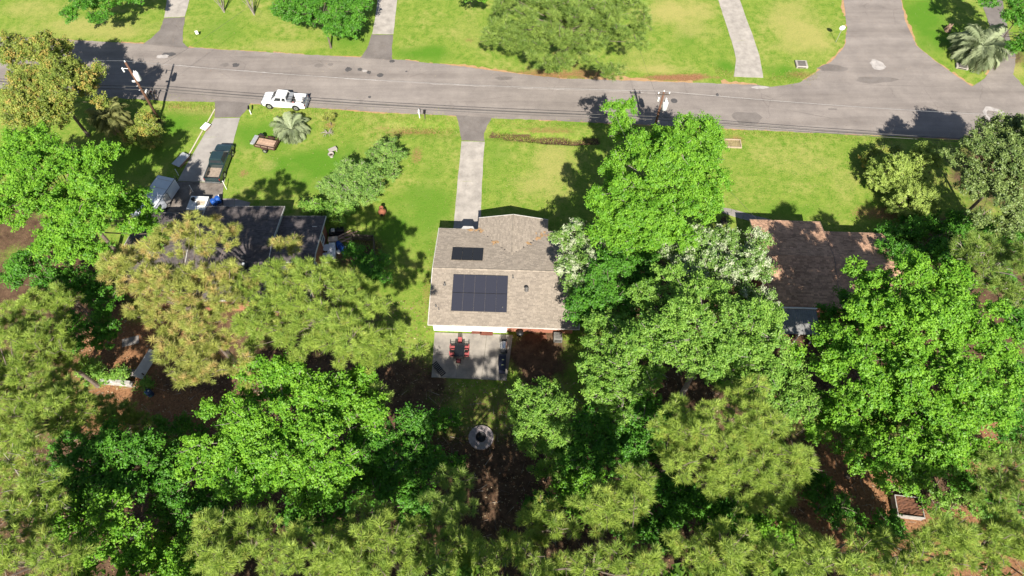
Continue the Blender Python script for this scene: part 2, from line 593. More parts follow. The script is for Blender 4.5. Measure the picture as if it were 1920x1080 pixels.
def sheet(name, poly, z, m, parent=None):
    bm = bmesh.new()
    f = bm.faces.new([bm.verts.new((x, y, z)) for x, y in poly])
    f.normal_update()
    if f.normal.z < 0:
        f.normal_flip()
    bmesh.ops.triangulate(bm, faces=bm.faces[:], ngon_method='EAR_CLIP')
    me = bpy.data.meshes.new(name)
    bm.to_mesh(me)
    bm.free()
    me.materials.append(m)
    o = bpy.data.objects.new(name, me)
    COL.objects.link(o)
    o.parent = parent
    return o


def strip(name, line, w0, w1, z, m, seed=1, parent=None):
    """Irregular ribbon along a world polyline."""
    rg = random.Random(seed)
    pts = wobble(line, 0.45, 0.05, seed, False)
    L, R = [], []
    for i, p in enumerate(pts):
        a, b = pts[max(0, i - 1)], pts[min(len(pts) - 1, i + 1)]
        d = Vector((b[0] - a[0], b[1] - a[1])).normalized()
        n = Vector((-d.y, d.x))
        w = rg.uniform(w0, w1) * (.75 + .5 * math.sin(i * .23 + seed))
        L.append((p[0] + n.x * w, p[1] + n.y * w))
        R.append((p[0] - n.x * w, p[1] - n.y * w))
    mb = MB()
    ph = rg.uniform(0, 6)
    for i in range(len(pts) - 1):
        if w1 > .15 and math.sin(i * .37 + ph) + math.sin(i * .151 + 2 * ph) + rg.uniform(-.6, .6) < -1.0:
            continue
        mb.quad([(*R[i], z), (*R[i + 1], z), (*L[i + 1], z), (*L[i], z)])
    return mb.build(name, m, parent)


NORTH = W([(-260, 55), (-60, 66), (110, 74), (270, 82)]) + W([(352, 89), (480, 97), (680, 108)]) + W([(760, 113), (870, 125), (960, 137), (1050, 147), (1200, 152), (1420, 159)])
WEST = W([(1445, 163), (1500, 155), (1530, 136), (1562, 112), (1585, 85), (1588, 50), (1581, 0), (1570, -90)])
EAST = W([(1672, -90), (1689, 0), (1698, 40), (1718, 85), (1750, 112), (1790, 140), (1822, 162)])
NE = W([(1846, 148), (1868, 108), (1905, 108), (1900, 140), (1925, 168), (2120, 178)])
SOUTH = W([(2160, 284), (1990, 270), (1830, 262), (1690, 256), (1500, 248), (1340, 240), (1100, 229), (1010, 225), (920, 222), (855, 217), (760, 213), (600, 203), (470, 194), (400, 191), (330, 190), (180, 182), (0, 167), (-300, 146)])
road = sheet('road', wobble(NORTH + WEST + EAST + NE + SOUTH, .5, .07, 3), .012, M_ROAD)
struct(road)
# needle litter washed against the road edges
for nm, line, w0, w1, sd in (('road_edge_litter', NORTH[:4], .05, .22, 1), ('road_edge_litter', NORTH[4:7], .05, .25, 2), ('road_edge_litter', NORTH[7:11], .15, .5, 3),
                             ('road_edge_litter', NORTH[10:], .35, .8, 4), ('road_edge_litter', WEST[1:], .1, .38, 5), ('road_edge_litter', EAST, .12, .42, 6),
                             ('road_edge_litter', NE[:3], .1, .3, 7), ('road_edge_litter', SOUTH[:8], .03, .2, 8), ('road_edge_litter', SOUTH[9:13], .05, .25, 9)):
    struct(strip(nm, line, w0, w1, .006, M_STRAW, sd))
# worn pale margin and repaired spots
for i, (px, py, rx, ry, m) in enumerate([
        (316, 102, 13, 5, M_PATCH), (442, 122, 7, 4, M_PATCH), (653, 130, 6, 4.5, M_PATCH), (675, 130, 5, 3.2, M_PATCH), (692, 136, 4.5, 3.5, M_PATCH),
        (713, 141, 6, 4, M_PATCH), (735, 115, 5, 3, M_PATCH), (693, 182, 3.5, 2.5, M_PATCH), (762, 134, 2.4, 1.6, M_PATCH), (1345, 178, 3, 3.5, M_PATCH),
        (598, 123, 9, 4, M_APRON), (620, 121, 5, 3, M_APRON), (1425, 112 + 52, 16, 3, M_PALE), (684, 133, 5, 2.4, M_PALE), (305, 106, 12, 4, M_PALE),
        (422, 122, 8, 4, M_APRON), (1645, 122, 14, 11, M_PALE), (1560, 205, 9, 2, M_APRON), (1864, 214, 22, 14, M_PALE), (1863, 215, 15, 9, M_ROAD),
        (1400, 221, 26, 13, M_APRON), (945, 147, 18, 4, M_APRON), (1560, 128, 26, 8, M_APRON), (1640, 150, 40, 7, M_APRON)]):
    rg = random.Random(i)
    c = at(px, py)
    k = mpp(py, 0)
    a, b = rx * k, ry * k * 1.35
    ph = [rg.uniform(.75, 1.2) for _ in range(16)]
    p = sheet('repair_patch', [(c.x + a * ph[j] * math.cos(j * math.pi / 8), c.y + b * ph[(j * 3) % 16] * math.sin(j * math.pi / 8)) for j in range(16)], .016 + .0001 * i, m, road)
# crack-sealing lines running along the lanes
for i, pts in enumerate([[(270, 96), (480, 108), (640, 116)], [(330, 122), (520, 138), (760, 155), (960, 165), (1230, 175)], [(1540, 152), (1640, 160), (1790, 163)],
                         [(940, 190), (1230, 195)], [(1440, 200), (1560, 222), (1700, 240)]]):
    strip('seam', W(pts), .015, .05, .019 + i * .0002, M_APRON if i != 1 else M_PALE, 20 + i, road)
mh = MB().lathe([(.42, 0), (.42, .012), (.30, .012), (.30, .006)], at(1264, 189, .012), 20).build('manhole_ring', M_PATCH, road)


def slabs(name, rows, m, z=.03, gap=.02, parent_label=None):
    """Paving poured in bays: rows of (left, right) photo points, each bay an object of its own."""
    root = bpy.data.objects.new(name, None)
    COL.objects.link(root)
    struct(root)
    rows = [(at(*a), at(*b)) for a, b in rows]
    for i in range(len(rows) - 1):
        (a, b), (c, d) = rows[i], rows[i + 1]
        g = Vector(((c - a).x, (c - a).y, 0)).normalized() * gap / 2
        P = [a + g, b + g, d - g, c - g]
        P = [(p.x, p.y) for p in P]
        poly = wobble(P, .8, .025, i + 3)
        MB().prism(poly, -.05, z + random.Random(i).uniform(-.004, .004)).build('slab', m, root)
    return root


slabs('driveway', [((850, 430), (901, 430)), ((854, 385), (902, 385)), ((858, 340), (904, 340)), ((862, 300), (906, 300)), ((865, 265), (909, 266))], M_CONC)
struct(sheet('driveway_apron', wobble(W([(865, 264), (909, 265), (907, 250), (914, 236), (922, 221), (855, 216), (862, 240)]), .4, .05, 5), .021, M_APRON))
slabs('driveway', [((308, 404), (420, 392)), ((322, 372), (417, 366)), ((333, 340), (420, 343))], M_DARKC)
slabs('driveway', [((333.3, 339.5), (420.2, 342.5)), ((352, 305), (430, 300)), ((380, 258), (440, 255)), ((402, 222), (450, 221))], M_DRIVE)
struct(sheet('driveway_apron', wobble(W([(402, 221), (450, 220), (462, 206), (470, 193), (402, 189), (404, 205)]), .4, .05, 6), .021, M_APRON))
slabs('walkway', [((415, 373), (419, 392)), ((440, 372), (440, 394)), ((470, 380), (462, 396))], M_CONC2)
slabs('driveway', [((308, 33), (347, 31)), ((313, 0), (355, 0)), ((322, -60), (368, -60))], M_CONC)
struct(sheet('driveway_apron', wobble(W([(308, 34), (347, 32), (343, 60), (343, 80), (354, 91), (268, 83), (284, 72), (300, 56)]), .4, .05, 7), .021, M_APRON))
slabs('driveway', [((698, 64), (738, 64)), ((704, 30), (741, 30)), ((708, 0), (745, 0)), ((716, -60), (755, -60))], M_CONC)
struct(sheet('driveway_apron', wobble(W([(697, 65), (738, 65), (735, 90), (735, 113), (676, 109), (688, 92)]), .4, .05, 8), .021, M_APRON))
slabs('driveway', [((1376, 144), (1431, 146)), ((1380, 110), (1424, 106)), ((1372, 78), (1414, 74)), ((1360, 42), (1401, 40)), ((1348, 4), (1388, 2)), ((1330, -60), (1370, -60))], M_CONC)
struct(sheet('driveway_apron', wobble(W([(1868, 108), (1905, 108), (1890, 60), (1880, 0), (1870, -60), (1826, -60), (1838, 0), (1856, 50)]), .5, .06, 9), .02, M_APRON))
slabs('walkway', [((1347, 388), (1346, 396)), ((1372, 392), (1370, 404)), ((1396, 399), (1392, 411)), ((1420, 406), (1416, 418)), ((1445, 412), (1441, 424))], M_CONC2)

# concrete storm drain inlets by the side street
for px, py, w, d, rz, lab in ((1502, 122, 1.5, 1.3, -.05, 'concrete storm drain inlet with iron grate beside the dark brown weeds at the corner'),
                              (1803, 126, 1.5, .9, -.3, 'low concrete drain box half under the pale palm by the side street')):
    t = thing('drain_inlet', lab, 'drain', at(px, py), rz)
    MB().cham((0, 0, .12), (w, d, .3), .04).build('concrete_box', M_CONC, t)
    mb = MB()
    for k in range(9):
        mb.box((-.44 + .11 * k, 0, .285), (.05, .8, .03))
    mb.box((0, .42, .285), (1.0, .05, .035)).box((0, -.42, .285), (1.0, .05, .035))
    mb.build('grate', mat('iron', (.09, .085, .08), .6, .5), t)
    MB().box((0, -d / 2 - .003, .1), (w * .7, .01, .12)).build('inlet_mouth', mat('black_void', (.01, .01, .01), .9), t)
# ------------------------------------------------------------------ houses
M_BRICK = mat('red_brick', (.30, .12, .075), .85, var=.35, scale=6, bump=.4)
M_WHITE = mat('white_paint', (.78, .78, .76), .5, var=.06, scale=2)
M_TRIM = mat('pale_trim', (.52, .50, .47), .6, var=.15, scale=3)
M_GLASS = mat('window_glass', (.03, .035, .04), .05, spec=.8)
M_SHN_TAN = mat('tan_shingle', (.285, .24, .192), .95, var=.2, scale=.45, tone=.17, bump=.4, bscale=60, rgb2=(.255, .215, .175))
M_SHN_DARK = mat('charcoal_shingle', (.095, .08, .078), .95, var=.3, scale=.7, tone=.25, bump=.4, bscale=60)
M_SHN_BROWN = mat('brown_shingle', (.40, .24, .155), .95, var=.25, scale=.6, tone=.3, bump=.4, bscale=60)
M_DECK = mat('roof_deck', (.06, .05, .045), .95)
M_BLACK = mat('black_plastic', (.012, .012, .013), .45, var=.1)
M_VENT = mat('vent_lead', (.10, .095, .09), .6)


def tabs(mb, P0, u, w, Lu, Lw, keep=None, tw=.33, ex=.145, seed=1, jit=.0):
    """Overlapping shingle tabs on one roof plane."""
    rg = random.Random(seed)
    P0, u, w = Vector(P0), Vector(u).normalized(), Vector(w).normalized()
    n = u.cross(w)
    rows = int(math.ceil(Lw / ex))
    for r in range(rows):
        b0, b1 = r * ex, min(Lw, (r + 1) * ex + .03)
        a = -rg.uniform(0, tw)
        while a < Lu:
            ww = tw * rg.choice((.55, .8, 1.0, 1.0, 1.3))
            a0, a1 = max(0, a), min(Lu, a + ww - .012)
            a += ww
            if a1 - a0 < .03 or (keep and not keep((a0 + a1) / 2, (b0 + b1) / 2)):
                continue
            t = rg.choice((.008, .012, .018, .024))
            lo = b0 - rg.uniform(0, jit)
            A, B_, C, D = P0 + u * a0 + w * lo + n * t, P0 + u * a1 + w * lo + n * t, P0 + u * a1 + w * b1 + n * .003, P0 + u * a0 + w * b1 + n * .003
            k = rg.random()
            mb.add([A, B_, C, D, A - n * t, B_ - n * t], [(0, 1, 2, 3), (4, 5, 1, 0)], k)


def slope(mb, deck, P0, u, w, Lu, Lw, keep=None, poly=None, **kw):
    u, w, P0 = Vector(u).normalized(), Vector(w).normalized(), Vector(P0)
    tabs(mb, P0, u, w, Lu, Lw, keep, **kw)
    q = poly or [(0, 0), (Lu, 0), (Lu, Lw), (0, Lw)]
    deck.panel([P0 + u * a + w * b for a, b in q], .12)


def ridge(parent, m, a, b, w=.32, th=.05, step=.3, seed=3):
    a, b = Vector(a), Vector(b)
    d = (b - a).normalized()
    s = Vector((-d.y, d.x, 0)).normalized()
    rg = random.Random(seed)
    k, L = 0.0, (b - a).length
    mb = MB()
    while k < L:
        p, q = a + d * k, a + d * min(L, k + step + .02)
        up = Vector((0, 0, th + rg.uniform(0, .012)))
        dn = Vector((0, 0, -.045))
        mb.add([p + s * w / 2 + dn, q + s * w / 2 + dn, q + up, p + up, p - s * w / 2 + dn, q - s * w / 2 + dn], [(0, 3, 2, 1), (3, 4, 5, 2), (0, 4, 3)], rg.random())
        k += step
    mb.build('ridge_cap', m, parent, attr=True)


def pipe_vent(parent, p, r=.06, h=.35, hood=False):
    mb = MB().lathe([(r * 2.2, -.12), (r * 2.2, .02), (r, .06), (r, h), (r * .8, h)], p, 10)
    if hood:
        mb.lathe([(r * 2, h - .05), (r * 2.2, h + .03), (r * .6, h + .12)], p, 10)
    mb.build('vent_pipe', M_VENT, parent, True)


def window(parent, c, w, h, face, name='window'):
    """Framed window on a wall facing 'face' (unit x/y); centre c on the wall plane."""
    f = Vector((face[0], face[1], 0))
    s = Vector((-f.y, f.x, 0))
    c = Vector(c)
    mb = MB()

    def bar(p, q, t):
        d = (abs((q - p).x) + t if abs(s.x) > .5 else .09, abs((q - p).y) + t if abs(s.y) > .5 else .09, abs((q - p).z) + t)
        mb.box((p + q) / 2 + f * .03, d)
    z = Vector((0, 0, h / 2))
    for e in (-1, 1):
        bar(c + s * e * w / 2 - z, c + s * e * w / 2 + z, .08)
        bar(c - s * (w / 2 - .05) + z * e, c + s * (w / 2 - .05) + z * e, .079)
    bar(c - s * (w / 2 - .05), c + s * (w / 2 - .05), .05)
    o = mb.build(name, M_WHITE, parent)
    MB().panel([c + f * .012 - s * w / 2 - z, c + f * .012 + s * w / 2 - z, c + f * .012 + s * w / 2 + z, c + f * .012 - s * w / 2 + z], .01).build('pane', M_GLASS, o)
    return o


TA = .20
ca, sa = math.cos(math.atan(TA)), math.sin(math.atan(TA))

# --- the tan roofed house in the middle
hc = (-.62, 37.15)
HY = -.035
house = thing('house', 'house in the middle with tan shingled gable roof carrying dark solar panels', 'house', (hc[0], hc[1], 0), HY)
LX, LY, EV, XW = 7.22, 5.75, 2.75, .52
RZ = EV + LY * TA
mb, dk = MB(), MB()
slope(mb, dk, (-LX, -LY, EV), (1, 0, 0), (0, ca, sa), 2 * LX, LY / ca, seed=1, jit=.02)
slope(mb, dk, (LX, LY, EV), (-1, 0, 0), (0, -ca, sa), 2 * LX, LY / ca, seed=2, jit=.02,
      keep=lambda a, b: not (abs(LX - a - XW) < (LY - b * ca) - 2.1 + .05))
WF, WH = 7.25, 3.65
for s in (1, -1):
    if s == 1:
        P0, u, w = (XW + WH, 2.1, EV), (0, 1, 0), (-ca, 0, sa)
        kp = lambda a, b: a > WH - b * ca - .05
        po = [(WH, 0), (WF - 2.1, 0), (WF - 2.1, WH / ca), (0, WH / ca)]
    else:
        P0, u, w = (XW - WH, WF, EV), (0, -1, 0), (ca, 0, sa)
        kp = lambda a, b: (WF - 2.1 - a) > WH - b * ca - .05
        po = [(0, 0), (WF - 2.1 - WH, 0), (WF - 2.1, WH / ca), (0, WH / ca)]
    slope(mb, dk, P0, u, w, WF - 2.1, WH / ca, keep=kp, poly=po, seed=5 + s)
stuff(mb.build('shingles', M_SHN_TAN, house, attr=True))
dk.build('roof_deck', M_DECK, house)
ridge(house, M_SHN_TAN, (-LX, 0, RZ), (LX, 0, RZ))
ridge(house, M_SHN_TAN, (XW, WF, EV + WH * TA), (XW, 2.2, EV + WH * TA), seed=4)
wl = MB().prism([(-LX + .45, -LY + .98), (LX - .45, -LY + .98), (LX - .45, LY - .5), (-LX + .45, LY - .5)], -.05, EV + .02)
wl.prism([(XW - WH + .5, LY - .52), (XW + WH - .5, LY - .52), (XW + WH - .5, WF - .5), (XW - WH + .5, WF - .5)], -.05, EV + .02)
for e in (-1, 1):                       # gable triangles
    x = e * (LX - .45)
    wl.loft([[(x, -LY + .98, EV), (x, LY - .5, EV), (x, 0, RZ - .17)], [(x - e * .15, -LY + .98, EV), (x - e * .15, LY - .5, EV), (x - e * .15, 0, RZ - .17)]])
wl.loft([[(XW - WH + .5, WF - .5, EV), (XW + WH - .5, WF - .5, EV), (XW, WF - .5, EV + WH * TA - .17)], [(XW - WH + .5, WF - .65, EV), (XW + WH - .5, WF - .65, EV), (XW, WF - .65, EV + WH * TA - .17)]])
wl.build('wall', M_BRICK, house)
# boards along eaves and rakes
mb = MB()
mb.box((0, -LY - .012, EV - .08), (2 * LX, .025, .17))
mb.box(((-LX + XW - WH) / 2, LY + .012, EV - .08), (LX + XW - WH, .025, .17)).box(((LX + XW + WH) / 2, LY + .012, EV - .08), (LX - XW - WH, .025, .17))
for e in (-1, 1):
    for g in (-1, 1):
        a, b = Vector((e * (LX + .015), g * (LY + .02), EV - .075)), Vector((e * (LX + .015), 0, RZ - .065))
        mb.loft([[a + Vector((-.03, 0, -.1)), a + Vector((.03, 0, -.1)), a + Vector((.03, 0, .11)), a + Vector((-.03, 0, .11))], [b + Vector((-.03, 0, -.1)), b + Vector((.03, 0, -.1)), b + Vector((.03, 0, .11)), b + Vector((-.03, 0, .11))]])
    a, b = Vector((XW + e * (WH + .02), WF + .015, EV - .075)), Vector((XW, WF + .015, EV + WH * TA - .065))
    mb.loft([[a + Vector((0, -.03, -.1)), a + Vector((0, .03, -.1)), a + Vector((0, .03, .1)), a + Vector((0, -.03, .1))], [b + Vector((0, -.03, -.1)), b + Vector((0, .03, -.1)), b + Vector((0, .03, .1)), b + Vector((0, -.03, .1))]])
mb.build('fascia', M_TRIM, house)
# white back wall of the sun room with sliding doors, flush under the eave
bw = MB().box((-3.35, -LY + 1.08, 1.36), (7.3, .5, 2.72)).build('back_wall', M_WHITE, house)
bw['label'] = 'white back wall facing the patio'
window(house, (4.6, -LY + .97, 1.5), 1.3, 1.2, (0, -1))
window(house, (2.0, -LY + .97, 1.6), 1.0, .9, (0, -1))
window(house, (XW, WF - .49, 1.4), 1.8, 1.4, (0, 1))
# pale lean-to hood over the front entry at the end of the driveway
MB().loft([[(-4.95, LY - .1, EV - .06), (-3.45, LY - .1, EV - .06), (-3.45, LY - .1, EV + .02), (-4.95, LY - .1, EV + .02)],
           [(-4.7, LY + .42, EV - .12), (-3.7, LY + .42, EV - .12), (-3.7, LY + .42, EV - .06), (-4.7, LY + .42, EV - .06)]]).build('entry_hood', M_TRIM, house)
for x, y, r, h, hd in ((-5.9, -1.7, .07, .3, False), (2.1, -2.0, .10, .35, True), (.75, -.75, .05, .3, False), (-.15, -3.9, .05, .25, False), (-6.6, -3.9, .05, .2, False), (-6.3, -4.2, .04, .2, False)):
    pipe_vent(house, (x, y, RZ - abs(y) * TA), r, h, hd)
# needles caught in the valleys
for i, (x, y, s_) in enumerate(((-2.95, 5.45, .5), (-1.3, 3.8, .42), (3.55, 5.2, .6), (3.1, 4.6, .3), (2.2, 3.75, .25), (-3.9, 5.6, .3))):
    rg = random.Random(i)
    m2 = MB()
    for k in range(15):
        xx, yy = x + rg.gauss(0, s_ * .45), y + rg.gauss(0, s_ * .28)
        z = max(EV + (LY - yy) * TA if yy < LY else 0, EV + (WH - abs(xx - XW)) * TA) + .04
        a, L = rg.uniform(0, 3.1), rg.uniform(.05, .16)
        d, n = Vector((math.cos(a), math.sin(a), -.1)) * L, Vector((-math.sin(a), math.cos(a), 0)) * .05
        c = Vector((xx, yy, z + rg.uniform(0, .05)))
        m2.quad([c - d - n, c + d - n, c + d + n, c - d + n])
    stuff(m2.build('fallen_needles', M_STRAW, house))


def solar(label, loc, rz, pitch_sign, nx, ny, pw, ph, m, framec, z0):
    """Panels on rails laid on a roof plane; local y runs up the slope."""
    t = thing('solar_array', label, 'solar panels', loc, 0)
    t.rotation_euler = (Matrix.Rotation(rz, 3, 'Z') @ Matrix.Rotation(pitch_sign * math.atan(TA), 3, 'X')).to_euler()
    mb = MB()
    for j in range(ny):
        for e in (.25, .75):
            mb.box((0, (j + e - ny / 2) * ph, .04), (nx * pw - .1, .04, .05))
    mb.build('rail', mat('aluminium', (.55, .56, .57), .35, .8), t)
    for j in range(ny):
        for i in range(nx):
            c = ((i + .5 - nx / 2) * pw, (j + .5 - ny / 2) * ph, .095)
            p = MB().box(c, (pw - .014, ph - .05, .035)).build('solar_panel', m, t)
            f = MB()
            for e in (-1, 1):
                f.box((c[0] + e * (pw / 2 - .015), c[1], .1), (.012, ph - .04, .047)).box((c[0], c[1] + e * (ph / 2 - .032), .1), (pw - .06, .014, .046))
            f.build('frame', framec, p)
    return t


def solar_mat(name, rgb, line):
    m = mat(name, rgb, .18, var=.08, spec=.5, coat=.3)
    t = m.node_tree
    b = t.nodes['Principled BSDF']
    tc = [n for n in t.nodes if n.type == 'TEX_COORD'][0]
    br = t.nodes.new('ShaderNodeTexBrick')
    br.offset = 0
    br.inputs['Scale'].default_value = 6.2
    br.inputs['Mortar Size'].default_value = .012
    br.inputs['Brick Width'].default_value, br.inputs['Row Height'].default_value = 1, 1
    br.inputs['Color1'].default_value = br.inputs['Color2'].default_value = (*rgb, 1)
    br.inputs['Mortar'].default_value = (*line, 1)
    t.links.new(tc.outputs['Object'], br.inputs['Vector'])
    t.links.new(br.outputs['Color'], b.inputs['Base Color'])
    return m


M_SOLAR = solar_mat('blue_solar_glass', (.034, .035, .048), (.048, .05, .064))
M_SOLAR2 = solar_mat('black_solar_glass', (.020, .020, .021), (.028, .028, .03))
M_FR = mat('dark_frame', (.055, .057, .075), .4, .3)
M_FR2 = mat('black_frame', (.01, .01, .01), .4)


def roofpt(x, y):
    v = Matrix.Rotation(HY, 3, 'Z') @ Vector((x, y, RZ - abs(y) * TA))
    return (v.x + hc[0], v.y + hc[1], v.z + .02)


a1 = solar('large array of ten blue black solar panels in two rows on the tan roof', roofpt(-2.42, -2.52), HY, 1, 5, 2, 1.075, 1.9, M_SOLAR, M_FR, 0)
a2 = solar('small row of three black solar panels on the front slope of the tan roof', roofpt(-3.92, 1.95), HY, -1, 3, 1, 1.05, 1.78, M_SOLAR2, M_FR2, 0)

# --- charcoal roofed house on the left
lh = thing('house', 'neighbouring house with charcoal shingle roof in three stepped sections, half under pine branches', 'house', (0, 0, 0), 0)
mb, dk, wl, fa = MB(), MB(), MB(), MB()


def block(x0, x1, yf, yr, yb, ev, mb, dk, wl, fa, rc, rm, dz=0.0, tan_=None, seed=1, yaw=0, **kw):
    """Gable block: eave yf in front (north), ridge at yr, rear eave yb."""
    t_ = tan_ or TA
    c_, s_ = math.cos(math.atan(t_)), math.sin(math.atan(t_))
    rz = ev + (yf - yr) * t_
    evb = rz - (yr - yb) * t_
    slope(mb, dk, (x1, yf, ev), (-1, 0, 0), (0, -c_, s_), x1 - x0, (yf - yr) / c_, seed=seed, **kw)
    slope(mb, dk, (x0, yb, evb), (1, 0, 0), (0, c_, s_), x1 - x0, (yr - yb) / c_, seed=seed + 50, **kw)
    wl.prism([(x0 + .3, yb + .45), (x1 - .3, yb + .45), (x1 - .3, yf - .45), (x0 + .3, yf - .45)], -.05, min(ev, evb) + .03)
    for x, e in ((x0 + .3, -1), (x1 - .3, 1)):
        wl.loft([[(x, yb + .45, evb), (x, yf - .45, ev), (x, yr, rz - .17)], [(x - e * .15, yb + .45, evb), (x - e * .15, yf - .45, ev), (x - e * .15, yr, rz - .17)]])
    fa.box(((x0 + x1) / 2, yf + .015, ev - .08), (x1 - x0, .03, .18)).box(((x0 + x1) / 2, yb - .015, evb - .08), (x1 - x0, .03, .18))
    for x in (x0 - .02, x1 + .02):
        for (ya, za) in ((yf + .03, ev), (yb - .03, evb)):
            a, b = Vector((x, ya, za - .07)), Vector((x, yr, rz - .06))
            fa.loft([[p + Vector((-.025, 0, -.1)), p + Vector((.025, 0, -.1)), p + Vector((.025, 0, .11)), p + Vector((-.025, 0, .11))] for p in (a, b)])
    ridge(rc, rm, (x0, yr, rz), (x1, yr, rz), w=.3, th=.02, seed=seed)
    return rz


rz1 = block(-32.6, -24.3, 46.05, 40.2, 34.35, 2.75, mb, dk, wl, fa, lh, M_SHN_DARK, seed=11)
rz2 = block(-24.3, -19.75, 44.85, 39.3, 33.75, 2.6, mb, dk, wl, fa, lh, M_SHN_DARK, seed=12)
block(-39.4, -32.6, 45.4, 40.6, 35.8, 2.45, mb, dk, wl, fa, lh, M_SHN_DARK, seed=13)
stuff(mb.build('shingles', M_SHN_DARK, lh, attr=True))
dk.build('roof_deck', M_DECK, lh)
wl.build('wall', M_BRICK, lh)
fa.build('fascia', M_TRIM, lh)
for x, y in ((-22.6, 42.0), (-26.9, 38.6)):
    pipe_vent(lh, (x, y, (rz2 if x > -24.3 else rz1) - abs(y - (39.3 if x > -24.3 else 40.2)) * TA), .09, .35, True)
o = MB().lathe([(.36, -.15), (.36, .12), (.3, .2), (.1, .26)], (-26.6, 37.9, rz1 - 2.3 * TA), 12).build('roof_turbine', M_BLACK, lh)
MB().lathe([(.14, 0), (.17, .1), (.1, .2), (.02, .24)], (-26.7, 37.95, rz1 - 2.3 * TA + .26), 10).build('vent_cap', M_WHITE, o)
MB().box((-21.8, 38.3, rz2 - 1.0 * TA + .05), (1.5, .07, .06)).build('ridge_flashing', M_TRIM, lh)
MB().box((-20.6, 43.2, rz2 - 3.9 * TA + .05), (.5, .07, .06)).build('flashing', M_TRIM, lh)
window(lh, (-20.05, 38.5, 1.6), 1.3, 1.3, (1, 0))
window(lh, (-20.05, 42.6, 1.6), 1.0, 1.2, (1, 0))
window(lh, (-22.3, 44.4, 1.5), 1.6, 1.3, (0, 1))

# --- brown roofed house on the right
rh = thing('house', 'neighbouring house with dappled brown shingle roof on the right, stepped front eave', 'house', (0, 0, 0), 0)
rh.location = (24.6, 39, 0)
rh.rotation_euler = (0, 0, -.04)
mb, dk, wl, fa = MB(), MB(), MB(), MB()
rz3 = block(.3, 7.6, 5.35, .1, -5.2, 2.7, mb, dk, wl, fa, rh, M_SHN_BROWN, seed=21, tw=.36, ex=.17)
rz4 = block(7.6, 14.0, 4.15, -.6, -5.15, 2.6, mb, dk, wl, fa, rh, M_SHN_BROWN, seed=22, tw=.36, ex=.17)
stuff(mb.build('shingles', M_SHN_BROWN, rh, attr=True))
dk.build('roof_deck', M_DECK, rh)
wl.build('wall', M_BRICK, rh)
fa.build('fascia', mat('brown_trim', (.22, .16, .13), .6), rh)
window(rh, (4.0, 4.91, 1.5), 1.8, 1.3, (0, 1))
window(rh, (11.0, 3.71, 1.5), 1.6, 1.3, (0, 1))
pc = MB()
M_TIN = mat('grey_tin', (.21, .21, .205), .7, .0, var=.2, scale=3)
x0, x1 = 1.6, 5.2
k = 0
while x0 + k * .11 < x1:
    xx = x0 + k * .11
    h0 = .03 if k % 2 else 0
    pc.loft([[(xx, -5.35, 2.52 + h0), (xx + .109, -5.35, 2.55 - h0), (xx + .109, -5.35, 2.50 - h0), (xx, -5.35, 2.47 + h0)], [(xx, -8.0, 2.22 + h0), (xx + .109, -8.0, 2.25 - h0), (xx + .109, -8.0, 2.20 - h0), (xx, -8.0, 2.17 + h0)]])
    k += 1
pco = pc.build('patio_cover', M_TIN, rh)
for x in (1.8, 3.4, 5.0):
    MB().box((x, -7.8, 1.1), (.1, .1, 2.2)).build('post', M_WHITE, pco)
MB().box((3.4, -5.29, 2.6), (3.8, .1, .12)).build('gutter', M_WHITE, rh)
# dark flat carport at its left, seen through the trees
cpt = thing('carport', 'flat dark carport roof with white edge showing through the blossom left of the brown roof', 'carport', (19.0, 41.3, 0), -.04)
MB().box((0, 0, 2.3), (4.4, 3.9, .12)).build('roof', mat('dark_felt', (.085, .065, .06), .95, var=.3, scale=1.5, bump=.3), cpt)
mb = MB().box((0, 1.99, 2.28), (4.5, .06, .2)).box((0, -1.99, 2.28), (4.5, .06, .2)).box((2.23, 0, 2.28), (.06, 3.9, .2)).box((-2.23, 0, 2.28), (.06, 3.9, .2))
mb.build('edge_board', M_WHITE, cpt)
for x in (-2, 2):
    for y in (-1.7, 1.7):
        MB().box((x, y, 1.1), (.1, .1, 2.2)).build('post', M_WHITE, cpt)

# --- patio and the things on it
pat = bpy.data.objects.new('patio', None)
COL.objects.link(pat)
struct(pat)
A, Bq, Cq, Dq = (Vector(p) for p in W([(815, 624), (962, 629), (950, 714), (809, 708)]))
M_PATIO = mat('patio_concrete', (.34, .305, .26), .8, scale=.7, bump=.2, rgb2=(.16, .145, .13))
for i in range(3):
    for j in range(2):
        def q(a, b):
            p = A.lerp(Bq, a).lerp(Dq.lerp(Cq, a), b)
            return (p.x, p.y)
        g, g2 = .0015, .002
        MB().prism([q(i / 3 + g, j / 2 + g2), q((i + 1) / 3 - g, j / 2 + g2), q((i + 1) / 3 - g, (j + 1) / 2 - g2), q(i / 3 + g, (j + 1) / 2 - g2)], -.08, .12 + .003 * ((i + j) % 2)).build('slab', M_PATIO, pat)
PZ = .124
M_RED = mat('red_cushion', (.36, .085, .085), .85, var=.2, scale=6, bump=.3)
M_FRAME = mat('dark_metal', (.02, .018, .018), .4, .6)


def chair(label, p, rz):
    t = thing('patio_chair', label, 'chair', (p[0], p[1], PZ), rz, 'red cushioned chairs round the patio table')
    t.scale = (.86, .86, .92)
    for x in (-.24, .24):
        for y, h in ((-.24, .92), (.24, .62)):
            MB().tube([(x, y, 0), (x, y * (1.1 if h > .7 else 1), h)], .018, 6).build('leg', M_FRAME, t)
        MB().box((x, 0, .63), (.05, .52, .03)).build('armrest', M_FRAME, t)
    MB().box((0, 0, .39), (.48, .5, .03)).build('seat_frame', M_FRAME, t)
    rbox('seat_cushion', M_RED, t, (0, .02, .46), (.46, .46, .11), .035)
    rbox('back_cushion', M_RED, t, (0, -.24, .73), (.44, .10, .46), .035)
    return t


